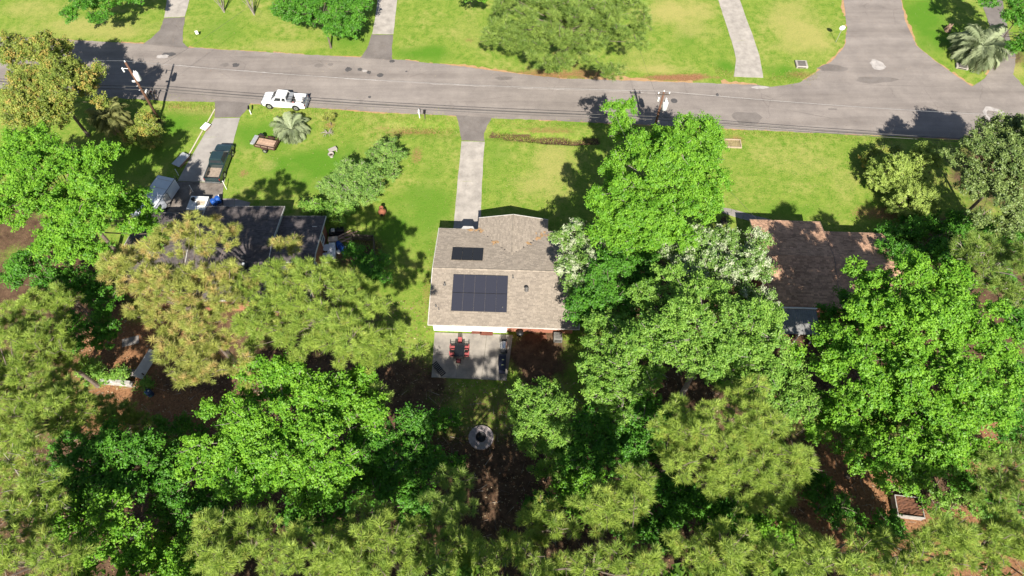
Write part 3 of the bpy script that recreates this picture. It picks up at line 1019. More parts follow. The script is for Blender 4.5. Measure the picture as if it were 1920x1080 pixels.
tc_ = at(861.5, 656, .8)
tb = thing('patio_table', 'black rectangular patio dining table ringed by red cushioned chairs', 'table', (tc_.x, tc_.y, PZ), HY)
MB().cham((0, 0, .71), (.95, 1.5, .04), .015).build('table_top', mat('black_glass', (.015, .016, .018), .2, spec=.6), tb)
for x in (-.4, .4):
    for y in (-.66, .66):
        MB().tube([(x, y, 0), (x * .95, y * .97, .69)], .025, 6).build('leg', M_FRAME, tb)
for dx, dy, rz, lb in ((0, 1.05, math.pi, 'red cushioned chair at the house end of the black patio table'), (-.05, -1.05, 0, 'red cushioned chair at the fire pit end of the black patio table'),
                       (-.70, .36, -math.pi / 2, 'left hand red chair nearer the house at the black patio table'), (-.72, -.38, -math.pi / 2 + .15, 'left hand red chair nearer the fire pit at the black patio table'),
                       (.70, .36, math.pi / 2, 'right hand red chair nearer the house at the black patio table'), (.70, -.38, math.pi / 2, 'right hand red chair nearer the fire pit at the black patio table')):
    chair(lb, (tc_.x + dx, tc_.y + dy), rz + HY)

g = at(945, 649, .9)
gr = thing('gas_grill', 'black gas grill with shiny silver lid at the right edge of the patio', 'grill', (g.x, g.y, PZ), HY)
M_STEEL = mat('steel', (.62, .64, .68), .25, .9)
rbox('cabinet', M_BLACK, gr, (0, 0, .45), (.62, .8, .82), .03)
mb = MB()
mb.loft([[(.30 * math.cos(a) * 1.0, y, .87 + .26 * math.sin(a)) for a in [math.pi * k / 8 for k in range(9)]] for y in (.36, -.36)])
mb.build('lid', M_STEEL, gr, False)
MB().tube([(-.36, -.3, .98), (-.36, .3, .98)], .018, 8).build('handle', M_STEEL, gr)
MB().box((0, .58, .85), (.5, .34, .04)).build('side_shelf', M_BLACK, gr)
MB().box((0, -.58, .85), (.5, .34, .04)).build('side_shelf', M_BLACK, gr)
for y in (-.28, -.1, .1, .28):
    MB().lathe([(.03, 0), (.025, .03)], (-.33, y, .75), 8).build('knob', M_STEEL, gr)
for x in (-.25, .25):
    for y in (-.33, .33):
        MB().disc_y((x, y, .06), .06, .04).build('wheel', M_BLACK, gr)
g = at(942, 682, .7)
cb = thing('storage_cabinet', 'long navy black storage cabinet with two pale handles standing below the grill on the patio', 'cabinet', (g.x, g.y, PZ), HY)
M_NAVY = mat('navy_black', (.012, .014, .028), .4)
rbox('body', M_NAVY, cb, (0, 0, .42), (.62, 1.65, .84), .02)
rbox('top', M_NAVY, cb, (0, 0, .87), (.68, 1.72, .05), .015)
for y in (-.28, .28):
    MB().box((.05, y, .905), (.22, .045, .03)).build('handle', mat('pale_handle', (.62, .66, .3), .5), cb)
l = at(822, 690, .5)
lc = thing('folding_chair', 'black folding chair lying askew in the lower left corner of the patio', 'chair', (l.x, l.y, PZ), .75)
for x in (-.26, .26):
    MB().tube([(x, -.75, .03), (x, .1, .34), (x, .7, .62)], .02, 6).build('side_rail', M_FRAME, lc)
    MB().tube([(x, -.3, .0), (x, .05, .34)], .018, 6).build('leg', M_FRAME, lc)
    MB().tube([(x, .5, .0), (x, .12, .34)], .018, 6).build('leg', M_FRAME, lc)
for k in range(9):
    y = -.7 + k * .16
    z = .045 + (y + .7) * .37
    MB().box((0, y, z), (.52, .12, .02), tilt=(.36, 'X')).build('slat', M_BLACK, lc)
mt = at(902, 625)
MB_m = thing('door_mat', 'rust red door mat on the patio against the white back wall', 'mat', (mt.x, mt.y, PZ), HY)
M_RUST = mat('rust_rug', (.13, .042, .026), .95, var=.3, scale=8, bump=.5)
MB().cham((-.45, .12, .02), (1.0, .5, .035), .01).build('mat', M_RUST, MB_m)
MB().cham((.55, -.06, .02), (1.25, .42, .035), .01).build('mat_runner', M_RUST, MB_m)
# against the brick wall right of the patio
b = at(975, 627, .4)
t = thing('kettle_grill', 'round black lidded kettle grill beside the brick wall right of the patio', 'grill', (b.x, b.y, 0))
MB().lathe([(.05, .35), (.26, .42), (.36, .58), (.37, .68)], (0, 0, 0), 18).build('bowl', M_BLACK, t, True)
MB().lathe([(.375, .685), (.34, .82), (.2, .93), (.04, .96)], (0, 0, 0), 18).build('lid', M_BLACK, t, True)
for k in range(3):
    a = k * 2.1
    MB().tube([(.14 * math.cos(a), .14 * math.sin(a), .4), (.33 * math.cos(a), .33 * math.sin(a), .0)], .015, 6).build('leg', M_FRAME, t)
b = at(1046, 633, .4)
t = thing('air_conditioner', 'square grey air conditioner unit beside the brick back wall', 'air conditioner', (b.x, b.y, 0), HY)
rbox('case', mat('grey_case', (.22, .21, .19), .6, .3, var=.15), t, (0, 0, .42), (.85, .8, .78), .03)
mb = MB()
for r in (.1, .18, .26, .34):
    mb.tube([(r * math.cos(k * math.pi / 8), r * math.sin(k * math.pi / 8), .825) for k in range(17)], .008, 4)
mb.build('fan_grille', M_BLACK, t)
for k in range(6):
    MB().box((0, -.405, .2 + k * .09), (.7, .012, .03)).build('louvre', M_BLACK, t)
b = at(1020, 633, .3)
t = thing('wooden_stool', 'small reddish wooden stool between kettle grill and air conditioner', 'stool', (b.x, b.y, 0), .1)
M_WOOD = mat('red_wood', (.22, .09, .05), .8, var=.3, scale=5)
for k in range(3):
    MB().box((0, -.15 + .15 * k, .42), (.5, .12, .03)).build('slat', M_WOOD, t)
for x in (-.2, .2):
    for y in (-.16, .16):
        MB().box((x, y, .2), (.05, .05, .4)).build('leg', M_WOOD, t)
# fire pit
f = at(902, 821)
fp = thing('fire_pit', 'round stone fire pit ring with black bowl in the shaded back yard', 'fire pit', (f.x, f.y, 0))
M_STONE = mat('fire_stone', (.40, .335, .32), .9, scale=4, bump=.5, rgb2=(.30, .26, .26), tone=.15)
for ring, (r0, r1, n, h) in enumerate(((.50, .80, 12, .24), (.81, 1.13, 20, .20))):
    for k in range(n):
        a0, a1 = 2 * math.pi * k / n + .008, 2 * math.pi * (k + 1) / n - .008
        pl = [(r0 * math.cos(a0), r0 * math.sin(a0)), (r1 * math.cos(a0), r1 * math.sin(a0)), (r1 * math.cos((a0 + a1) / 2) * 1.012, r1 * math.sin((a0 + a1) / 2) * 1.012), (r1 * math.cos(a1), r1 * math.sin(a1)), (r0 * math.cos(a1), r0 * math.sin(a1))]
        MB().prism(pl, -.04, h + random.uniform(-.006, .006), random.random()).build('stone', M_STONE, fp, attr=True)
MB().lathe([(.47, -.03), (.47, .30), (.42, .30), (.40, .05), (.02, .03)], (0, 0, 0), 24).build('bowl', mat('sooty_steel', (.02, .02, .022), .5, .3), fp, True)
# ------------------------------------------------------------------ vehicles
M_TYRE = mat('tyre_rubber', (.018, .018, .018), .85)
M_RIM = mat('wheel_rim', (.55, .55, .54), .35, .7)
M_LENS = mat('clear_lens', (.6, .62, .64), .15)
M_TAIL = mat('red_lens', (.20, .018, .015), .3)
M_CARGLASS = mat('car_glass', (.03, .034, .038), .22, spec=.25)
M_CHROME = mat('bumper_steel', (.4, .41, .42), .25, .9)


def wheel(parent, x, y, r, w, side):
    t = MB().loft([[(x + rr * math.cos(2 * math.pi * k / 18), y + yy, r + rr * math.sin(2 * math.pi * k / 18)) for k in range(18)]
                   for rr, yy in ((r * .62, w / 2), (r * .93, w / 2), (r, w * .38), (r, -w * .38), (r * .93, -w / 2), (r * .62, -w / 2))]).build('wheel', M_TYRE, parent, True)
    yy = y + side * (w / 2 + .004)
    MB().disc_y((x, yy - side * .02, r), r * .62, .05, 14).build('rim', M_RIM, t)
    MB().disc_y((x, yy + side * .012, r), r * .18, .03, 8).build('hub', M_TYRE, t)


def pickup(label, loc, rz, paint, L=5.7, hw=.98, load=None):
    """Extended-cab pickup, +x is forward."""
    t = thing('pickup_truck', label, 'pickup truck', loc, rz)

    def ring(x, w, z0, z1, r):
        return [(x, -w, z0), (x, w, z0), (x, w, z1 - r), (x, w - r * .45, z1 - r * .2), (x, w - r * 1.4, z1), (x, 0, z1 + .03), (x, -w + r * 1.4, z1), (x, -w + r * .45, z1 - r * .2), (x, -w, z1 - r)]
    F = L / 2
    body = MB().loft([ring(F - .05, hw * .80, .45, .88, .06), ring(F - .16, hw * .92, .4, 1.02, .08), ring(F - .5, hw * .98, .38, 1.09, .1), ring(F - 1.35, hw, .38, 1.14, .1), ring(F - 1.5, hw, .38, 1.16, .06), ring(F - 3.35, hw, .38, 1.16, .05)]).build('body', paint, t, False)
    # greenhouse
    xb0, xb1, xt0, xt1, zb, zt = F - 1.24, F - 3.38, F - 1.95, F - 3.2, 1.17, 1.76
    wb, wt = hw - .06, hw - .26
    bot = [(xb0, -wb, zb), (xb0, wb, zb), (xb1, wb, zb), (xb1, -wb, zb)]
    bot = [(xb0, -wb * .93, zb), (xb0, wb * .93, zb), (xb0 - .25, wb, zb), (xb1, wb, zb), (xb1, -wb, zb), (xb0 - .25, -wb, zb)]
    top = [(xt0, -wt * .9, zt), (xt0, wt * .9, zt), (xt0 - .1, wt, zt), (xt1, wt, zt), (xt1, -wt, zt), (xt0 - .1, -wt, zt)]
    top2 = [(x - .0 if i in (0, 1) else x, y * .9, zt + .05) for i, (x, y, z) in enumerate(top)]
    top2 = [((x - (xt0 + xt1) / 2) * .9 + (xt0 + xt1) / 2, y, z) for x, y, z in top2]
    MB().loft([bot, top, top2]).build('cab', paint, t, False)

    def pane(name, a, b, c, d, sx=.06, sz=.1, off=.006):
        a, b, c, d = (Vector(p) for p in (a, b, c, d))
        n = (b - a).cross(d - a).normalized() * off

        def q(u, v):
            return a.lerp(b, u).lerp(d.lerp(c, u), v) + n
        MB().panel([q(sx, sz), q(1 - sx, sz), q(1 - sx, 1 - sz), q(sx, 1 - sz)], .004).build(name, M_CARGLASS, t)
    pane('windshield', bot[0], bot[1], top[1], top[0], .04, .05)
    pane('rear_window', bot[3], bot[4], top[4], top[3], .1, .22)
    for s in (1, -1):
        i, j = (2, 3) if s == 1 else (5, 4)
        P, Q, R_, S_ = Vector(bot[i]), Vector(bot[j]), Vector(top[j]), Vector(top[i])
        for u0, u1 in ((.04, .58), (.64, .95)):
            a, b, c, d = P.lerp(Q, u0), P.lerp(Q, u1), S_.lerp(R_, u1), S_.lerp(R_, u0)
            if s == 1:
                pane('side_window', a, b, c, d, .04, .16)
            else:
                pane('side_window', b, a, d, c, .04, .16)
        MB().cham((F - 1.75, s * (hw + .13), 1.2), (.12, .24, .17), .02).build('mirror', M_BLACK if paint.name != 'white_car_paint' else paint, t)
        MB().cham((F - .12, s * hw * .70, .80), (.13, .34, .17), .02).build('headlight', M_LENS, t)
        MB().cham((-F + .03, s * (hw - .08), .92), (.08, .11, .3), .015).build('taillight', M_TAIL, t)
        for x in (F - .95, -F + 1.2):
            MB().disc_y((x, s * (hw - .02), .42), .47, .06, 20).build('wheel_arch', M_BLACK, t)
            wheel(t, x, s * (hw - .10), .39, .27, s)
        MB().box((F - 2.4, s * (hw + .004), 1.0), (.2, .012, .03)).build('door_handle', M_BLACK, t)
        MB().tube([(F - 1.45, s * (hw + .003), 1.12), (F - 1.45, s * (hw + .003), .5)], .006, 4).build('door_seam', M_BLACK, t)
    # load bed
    xr = -F + .02
    xf = F - 3.4
    for s in (1, -1):
        MB().loft([[(x, s * (hw - .14), .5), (x, s * hw, .42), (x, s * hw, 1.10), (x, s * (hw - .03), 1.15), (x, s * (hw - .13), 1.15)][::s] for x in (xr + .04, xf)]).build('bed_side', paint, t)
    MB().cham((xf - .03, 0, .85), (.06, 2 * hw - .3, .6), .01).build('bed_front', paint, t)
    MB().cham((xr + .03, 0, .85), (.07, 2 * hw - .16, .58), .015).build('tailgate', paint, t)
    fl = MB().box(((xr + xf) / 2, 0, .58), (xf - xr - .1, 2 * hw - .28, .06))
    n = 11
    for k in range(n):
        fl.box(((xr + xf) / 2, -hw + .22 + k * (2 * hw - .44) / (n - 1), .62), (xf - xr - .14, .07, .025))
    fl.build('bed_floor', mat('bed_liner', (.30, .24, .19), .8, var=.3, scale=4) if load == 'empty' else mat('dark_bed_liner', (.05, .05, .05), .8), t)
    MB().cham((F + .0, 0, .55), (.16, 2 * hw - .1, .22), .04).build('bumper', M_CHROME, t)
    MB().cham((xr - .1, 0, .55), (.16, 2 * hw - .15, .2), .04).build('bumper', M_CHROME, t)
    MB().box((F - .035, 0, .80), (.06, hw * 1.0, .22)).build('grille', M_BLACK, t)
    return t


M_PW = mat('white_car_paint', (.80, .80, .80), .25, var=.02, coat=.5)
M_PG = mat('dark_green_paint', (.018, .036, .040), .22, var=.1, coat=1.0, spec=.6)
wp = at(534, 186, .8)
p0, p1 = at(495, 184, .8), at(573, 190, .8)
e0, e1 = at(470, 194), at(600, 203)          # edge of the road it is parked along
wz = math.atan2(e0.y - e1.y, e0.x - e1.x)
wt_ = pickup('white extended cab pickup parked along the grass edge of the road', (wp.x, wp.y - .1, .014), wz, M_PW, 5.5, .94)
MB().cham((-.78, 0, 1.2), (.55, 1.78, .2), .03).build('tool_box', mat('bright_tread_plate', (.34, .35, .36), .45, .4), wt_)
MB().cham((-2.72, 0, 1.22), (.16, 1.84, .1), .03).build('tail_rack', M_CHROME, wt_)
R = Matrix.Rotation(wz, 4, 'Z')


def on_truck(name, label, cat, x, y, z, d, m, lid=None):
    v = R @ Vector((x, y, z))
    t = thing(name, label, cat, (wp.x + v.x, wp.y - .1 + v.y, v.z + .014), wz)
    rbox('box', m, t, (0, 0, d[2] / 2), d, .03)
    if lid:
        rbox('lid', lid, t, (0, 0, d[2] + .03), (d[0] + .03, d[1] + .03, .06), .02)
    return t


on_truck('cargo_box', 'large white lidded box in the bed of the white pickup, on the road side', 'box', -1.82, -.40, .64, (.85, .74, .42), M_WHITE, M_WHITE)
on_truck('cargo_box', 'long low white box in the bed of the white pickup, on the grass side', 'box', -1.9, .50, .64, (.7, .36, .30), M_WHITE, M_WHITE)
on_truck('paint_bucket', 'small reddish jug wedged behind the tool box of the white pickup', 'jug', -1.25, .55, .64, (.22, .3, .38), mat('faded_red', (.35, .09, .08), .6))

q0, q1 = at(423, 272, .8), at(398, 338, .8)
qc = (q0 + q1) / 2
dt = pickup('dark green pickup with empty ribbed bed parked on the left driveway', (qc.x, qc.y, .03), math.atan2(q0.y - q1.y, q0.x - q1.x), M_PG, 5.5, .95, 'empty')

# utility trailer on the lawn
u0, u1 = at(470, 264, .5), at(524, 274, .5)
uz = math.atan2(u0.y - u1.y, u0.x - u1.x)
uc = (u0 + u1) / 2
ut = thing('utility_trailer', 'rusty open utility trailer with plank floor beside the pale fan of palm fronds', 'trailer', (uc.x, uc.y, 0), uz)
M_RUSTY = mat('rusty_steel', (.10, .05, .035), .8, .3, var=.4, scale=5)
M_PLANK = mat('weathered_plank', (.36, .24, .17), .9, var=.3, scale=3, tone=.25)
for k in range(7):
    MB().box((-.25, -.57 + k * .19, .52), (2.5, .17, .04), tone=random.random()).build('plank', M_PLANK, ut, attr=True)
for y in (-.72, .72):
    MB().box((-.25, y, .48), (2.6, .06, .12)).build('frame_rail', M_RUSTY, ut)
    MB().box((-.25, y, .85), (2.6, .05, .05)).build('side_rail', M_RUSTY, ut)
    for x in (-1.5, -.65, .2, 1.02):
        MB().box((x, y, .67), (.05, .05, .33)).build('stake', M_RUSTY, ut)
    MB().disc_y((-.35, y * 1.30, .30), .30, .19, 16).build('wheel', M_TYRE, ut)
    MB().disc_y((-.35, y * 1.30 + (.1 if y > 0 else -.1), .30), .16, .02, 12).build('rim', M_RIM, ut)
    MB().box((-.35, y * 1.3, .66), (.75, .24, .03)).build('mudguard', M_RUSTY, ut)
for k in range(8):
    MB().box((-1.58, -.65 + k * .186, .86), (.05, .05, .75), tilt=(-.25, 'Y')).build('ramp_bar', M_RUSTY, ut)
MB().box((-1.5, 0, .5), (.06, 1.5, .1)).build('ramp_bar', M_RUSTY, ut)
MB().box((-1.67, 0, 1.22), (.06, 1.5, .06)).build('ramp_bar', M_RUSTY, ut)
MB().tube([(1.05, -.6, .47), (2.0, 0, .45), (1.05, .6, .47)], .05, 6).build('tongue', M_RUSTY, ut)
MB().cham((1.25, 0, .82), (.5, 1.45, .12), .03).build('front_box', mat('galvanised_sheet', (.55, .56, .56), .4, .5), ut)
MB().disc_y((.75, -.92, .75), .30, .2, 16).build('spare_wheel', M_TYRE, ut)

# white box trailer by the left house
def wcorner(px, py, h):
    return at(px, py, h)


f0, f1 = at(333, 348, .9), at(292, 408, .9)     # east side, front and back
rz = math.atan2(f0.y - f1.y, f0.x - f1.x)
d = (f0 - f1).normalized()
nrm = Vector((d.y, -d.x, 0))
Ltr = (f0 - f1).length * 1.22
ctr = (f0 + f1) / 2 - nrm * 1.05 - d * .35
bt = thing('box_trailer', 'bluish white enclosed box trailer parked under the green tree beside the left house', 'trailer', (ctr.x, ctr.y, 0), rz)
M_TRW = mat('trailer_white', (.66, .69, .74), .35, var=.08, scale=1.2)
rbox('body', M_TRW, bt, (0, 0, 1.15), (Ltr, 2.1, 1.5), .05)
MB().box((0, 0, 1.915), (Ltr - .1, 2.0, .03)).build('roof', M_TRW, bt)
for k in range(5):
    MB().box((-Ltr / 2 + .5 + k * (Ltr - 1) / 4, 0, 1.94), (.05, 1.96, .02)).build('roof_seam', M_TRIM, bt)
for y in (-1.06, 1.06):
    MB().tube([(-Ltr / 2 + .03, y, 1.88), (Ltr / 2 - .03, y, 1.88)], .025, 5).build('edge_trim', M_BLACK, bt)
    for x in (-.45, .45):
        wheel(bt, x - .2, y * .93, .33, .22, 1 if y > 0 else -1)
MB().box((.55, -1.056, 1.05), (.8, .02, 1.2)).build('side_door', M_TRIM, bt)
mb = MB().box((.13, -1.062, 1.05), (.03, .03, 1.24)).box((.97, -1.062, 1.05), (.03, .03, 1.24)).box((.55, -1.062, 1.67), (.86, .03, .03))
mb.build('door_frame', M_BLACK, bt)
MB().box((.88, -1.08, 1.0), (.05, .03, .14)).build('door_handle', M_BLACK, bt)
MB().box((-1.0, -1.056, 1.35), (.9, .02, .4)).build('window', M_CARGLASS, bt)
MB().tube([(Ltr / 2, -.6, .4), (Ltr / 2 + 1.1, 0, .42), (Ltr / 2, .6, .4)], .05, 6).build('tongue', M_BLACK, bt)
MB().lathe([(.15, .5), (.16, .75), (.1, .86), (.04, .9)], (Ltr / 2 + .35, 0, 0), 12).build('gas_bottle', M_WHITE, bt, True)
MB().tube([(Ltr / 2 + .95, 0, 0), (Ltr / 2 + .95, 0, .85)], .035, 6).build('jack', M_RIM, bt)
# ------------------------------------------------------------------ small things about the yards
M_TAN = mat('cardboard', (.50, .42, .32), .9, var=.08)
M_BLUE = mat('blue_plastic', (.02, .085, .34), .4, var=.1)
M_WP = mat('white_plastic', (.70, .72, .76), .4, var=.05)
M_POLE = mat('creosote_wood', (.17, .085, .05), .85, scale=3, rgb2=(.085, .045, .03), bump=.4)
M_GREY = mat('grey_enamel', (.66, .67, .68), .4, var=.06)

w0 = at(373, 385, .5)
fz = thing('cargo_chest', 'white flat topped chest like camper shell on the ground in front of the charcoal roof', 'chest', (w0.x, w0.y, 0), -.05)
rbox('body', M_WP, fz, (0, 0, .42), (1.95, 1.9, .84), .05)
rbox('lid', M_WHITE, fz, (0, 0, .88), (2.02, 1.96, .08), .03)
MB().box((0, -.985, .5), (1.9, .02, .12)).build('bluish_shade_strip', M_BLUE, fz)  # bluish shade on the white south side, painted as a blue strip
mb = thing('board', 'tan sheet of cardboard lying on the white chest', 'board', (w0.x + .38, w0.y - .02, .925), -.05)
MB().box((0, 0, .015), (.95, .7, .03)).build('panel', M_TAN, mb)
MB().box((0, 0, .0325), (.95, .05, .004)).build('tape', mat('parcel_tape', (.33, .24, .14), .4), mb)
bk = thing('bucket', 'black rubber bucket standing on the left of the white chest lid', 'bucket', (w0.x - .5, w0.y + .38, .925))
MB().lathe([(.17, 0), (.23, .26), (.25, .27), (.21, .25), (.15, .04), (.01, .04)], (0, 0, 0), 18).build('shell', M_BLACK, bk, True)
MB().tube([(.23 * math.cos(a), .0, .26 + .12 * math.sin(a)) for a in [math.pi * k / 8 for k in range(9)]], .008, 5).build('handle', M_RIM, bk)
for i, (px, py, lb) in enumerate(((401, 380, 'bright blue drum nearer the white chest'), (409, 375, 'bright blue drum nearer the walkway post'))):
    b = at(px, py, .4)
    t = thing('plastic_drum', lb, 'drum', (b.x, b.y, 0), 0, 'blue drums beside the white chest')
    MB().lathe([(.27, 0), (.29, .06), (.29, .28), (.305, .30), (.29, .32), (.29, .58), (.305, .6), (.29, .62), (.28, .84), (.25, .87)], (0, 0, 0), 18).build('barrel', M_BLUE, t, True)
    MB().lathe([(.255, .872), (.24, .89), (.02, .89)], (0, 0, 0), 18).build('lid', M_BLUE, t)
for px, py, h, lb in ((425, 355, 1.35, 'thin white post behind the tailgate of the dark green pickup'), (362, 360, 1.1, 'thin white post by the hitch side of the white chest'),
                      (335, 329, 1.0, 'thin leaning grey post beside the gas bottle of the box trailer'), (415, 377, 1.0, 'thin white post next to the blue drums')):
    b = at(px, py)
    t = thing('marker_post', lb, 'post', (b.x, b.y, 0), 0)
    MB().tube([(0, 0, -.1), (.02, .02, h)], .04, 8).build('shaft', M_WHITE, t)
    MB().lathe([(.055, h), (.05, h + .05), (.01, h + .06)], (.02, .02, 0), 8).build('cap', M_WHITE, t)
for px, py, w, d, z, lb, cat in ((339, 299, 1.0, 2.0, .42, 'silvery blue sheet laid over a low stack at the edge of the shaded driveway', 'sheet'), (385, 237, .75, 1.1, .36, 'small white panel propped beside the upper end of the left driveway', 'panel')):
    b = at(px, py, z)
    t = thing('metal_sheet', lb, cat, (b.x, b.y, 0), -.42)
    MB().box((0, 0, z), (w, d, .03), tilt=(.12, 'Y')).build('sheet', mat('galvanised_sheet', (.55, .56, .56), .4, .5) if w > .9 else M_WHITE, t)
    for x in (-w / 2 + .08, w / 2 - .08):
        MB().box((x, 0, z / 2 - .04), (.08, d - .3, z - .1)).build('trestle', M_PLANK, t)
# timber edging along the left driveway
for i, (a, b, lb) in enumerate((((403, 206), (384, 240), 'upper pale timber edging the left driveway near the road'), ((380, 246), (354, 292), 'lower pale timber edging the left driveway near the shade'))):
    a, b = at(*a), at(*b)
    t = MB().tube([a + Vector((0, 0, .07)), b + Vector((0, 0, .07))], .09, 5).build('landscape_timber', mat('pale_timber', (.50, .44, .34), .85, var=.2, scale=3), None)
    tag(t, lb, 'timber')

# junk heap beside the left house
def junk(px, py, h):
    return at(px, py, h)


b = at(612, 464, .75)
t = thing('garden_table', 'round white plastic table among the clutter beside the brick gable', 'table', (b.x, b.y, 0))
MB().lathe([(.42, .70), (.45, .72), (.44, .745), (.02, .745)], (0, 0, 0), 24).build('table_top', M_WP, t)
for k in range(4):
    a = .8 + k * math.pi / 2
    MB().tube([(.2 * math.cos(a), .2 * math.sin(a), .7), (.36 * math.cos(a), .36 * math.sin(a), 0)], .03, 6).build('leg', M_WP, t)
for px, py, d, lb in ((622, 461, (.62, .75, .7), 'tall white bin right of the round white table'), (621, 474, (.8, 1.15, .62), 'long white chest freezer lying below the round white table'),
                      (611, 481, (.62, .9, .6), 'square white crate nearest the pine boughs beside the brick gable'), (624, 448, (.95, .55, .5), 'beige cooler box above the white table')):
    b = at(px, py, d[2])
    t = thing('storage_bin', lb, 'bin', (b.x, b.y, 0), random.uniform(-.15, .15))
    m = M_WP if 'beige' not in lb else mat('beige_plastic', (.55, .44, .36), .5)
    rbox('tub', m, t, (0, 0, d[2] / 2), d, .05, taper=(1.04, 1.04))
    rbox('lid', m, t, (0, 0, d[2] + .03), (d[0] * 1.06, d[1] * 1.06, .07), .025)
    MB().box((0, -d[1] / 2 - .03, d[2] * .7), (.25, .03, .05)).build('handle', M_TRIM, t)
b = at(639, 463, .35)
t = thing('kayak', 'short bright blue kayak lying by the white bins', 'kayak', (b.x, b.y, 0), -1.0)
MB().loft([[(x, w * math.cos(a), .28 + hh * math.sin(a)) for a in [2 * math.pi * k / 10 for k in range(10)]] for x, w, hh in ((-1.1, .05, .05), (-.8, .24, .16), (-.2, .36, .24), (.4, .34, .23), (.9, .2, .15), (1.15, .04, .05))]).build('hull', M_BLUE, t, True)
MB().lathe([(.24, 0), (.25, .06), (.2, .06), (.18, .0)], (.05, 0, .47), 16).build('cockpit_rim', M_BLACK, t)
b = at(634, 470, .4)
t = thing('water_jug', 'white rounded jug leaning on the blue kayak', 'jug', (b.x, b.y, 0))
MB().lathe([(.17, 0), (.2, .1), (.2, .34), (.08, .46), (.05, .52)], (0, 0, 0), 12).build('jug_body', M_WHITE, t, True)
MB().lathe([(.055, .52), (.055, .56), (.02, .565)], (0, 0, 0), 8).build('cap', M_BLUE, t)
b = at(653, 466, .6)
t = thing('folding_chair', 'white tube frame of a broken folding chair right of the blue kayak', 'chair', (b.x, b.y, 0), .4)
for s in (-.25, .25):
    MB().tube([(s, -.3, 0), (s, .3, .75)], .022, 6).build('leg', M_WHITE, t)
    MB().tube([(s, .3, 0), (s, -.25, .8)], .022, 6).build('leg', M_WHITE, t)
MB().tube([(-.25, .28, .74), (.25, .28, .74)], .022, 6).build('crossbar', M_WHITE, t)
b = at(630, 433, .5)
t = thing('lawn_mower', 'dark ride on mower with pale seat at the corner of the charcoal house', 'mower', (b.x, b.y, 0), .1)
rbox('hood', M_BLACK, t, (.5, 0, .62), (.8, .6, .4), .08)
rbox('chassis', M_BLACK, t, (0, 0, .38), (1.6, .75, .18), .04)
rbox('seat', M_TRIM, t, (-.3, 0, .68), (.42, .45, .18), .06)
rbox('mower_deck', M_BLACK, t, (.0, 0, .2), (.9, 1.05, .18), .05)
for x, r in ((.6, .19), (-.5, .26)):
    for y in (-.42, .42):
        MB().disc_y((x, y, r), r, .18, 14).build('wheel', M_TYRE, t)
MB().tube([(.12, 0, .7), (-.05, 0, .92)], .02, 6).build('steering_column', M_BLACK, t)
MB().tube([(-.05 + .03 * math.cos(a), .17 * math.sin(a), .93 + .05 * math.cos(a)) for a in [2 * math.pi * k / 12 for k in range(13)]], .015, 5).build('steering_wheel', M_BLACK, t)
b = at(650, 444, .3)
t = thing('plank_pile', 'untidy pile of pale planks and sticks beside the ride on mower', 'planks', (b.x, b.y, 0), .2)
rg = random.Random(4)
for k in range(8):
    MB().box((rg.uniform(-.4, .4), rg.uniform(-.5, .5), .06 + k * .05), (rg.uniform(1.0, 1.9), .14, .04), rz=rg.uniform(-.5, .5), tone=rg.random()).build('plank', M_PLANK, t, attr=True)
# weathered fence enclosure
M_FENCE = mat('weathered_fence', (.13, .105, .085), .9, var=.35, scale=4, tone=.3)
for (pa, pb, lb) in (((662, 450), (703, 452), 'dark weathered picket fence facing the lawn right of the clutter'), ((703, 453), (703, 480), 'short return of the dark weathered picket fence under the green shrub')):
    a, b_ = at(*pa), at(*pb)
    L = (b_ - a).length
    t = thing('picket_fence', lb, 'fence', a, math.atan2(b_.y - a.y, b_.x - a.x))
    n = int(L / .17)
    for k in range(n):
        MB().box((k * .17 + .08, 0, .55 + rg.uniform(-.04, .04)), (.12, .025, 1.1), tone=rg.random()).build('picket', M_FENCE, t, attr=True)
    for z in (.3, .85):
        MB().box((L / 2, -.035, z), (L, .05, .09)).build('rail', M_FENCE, t)
    for x in (.05, L - .05):
        MB().box((x, -.07, .6), (.1, .1, 1.25)).build('post', M_FENCE, t)
# terracotta chiminea on the lawn
b = at(718, 402)
t = thing('chiminea', 'terracotta orange chiminea on the shaded lawn between the two houses', 'chiminea', b)
M_TER = mat('terracotta', (.24, .085, .045), .85, var=.2, scale=5)
MB().lathe([(.28, .0), (.30, .12), (.34, .2), (.46, .45), (.40, .72), (.22, .9), (.2, 1.15), (.25, 1.25), (.16, 1.24), (.14, .95)], (0, 0, 0), 20).build('pot', M_TER, t, True)
MB().panel([(-.15, -.455, .3), (.15, -.455, .3), (.12, -.45, .6), (-.12, -.45, .6)], .02).build('mouth', M_BLACK, t)
# concrete planter / bench with round urn
b = at(624, 281, .3)
t = thing('garden_bench', 'short pale concrete bench on the lawn above the sage green tree', 'bench', (b.x, b.y, 0), .55)
MB().cham((0, 0, .42), (1.0, .55, .1), .02).build('seat', M_CONC, t)
for x in (-.35, .35):
    MB().cham((x, 0, .18), (.14, .45, .37), .02).build('leg', M_CONC, t)
b = at(622, 294)
t = thing('garden_urn', 'round pale concrete urn standing by the short concrete bench', 'urn', b)
MB().lathe([(.2, 0), (.22, .06), (.14, .14), (.3, .38), (.36, .5), (.30, .5), (.24, .36), (.01, .32)], (0, 0, 0), 18).build('bowl', M_CONC, t, True)
MB().lathe([(.24, .355), (.12, .36), (.01, .37)], (0, 0, 0), 14).build('soil', mat('potting_soil', (.05, .035, .025), .95), t)

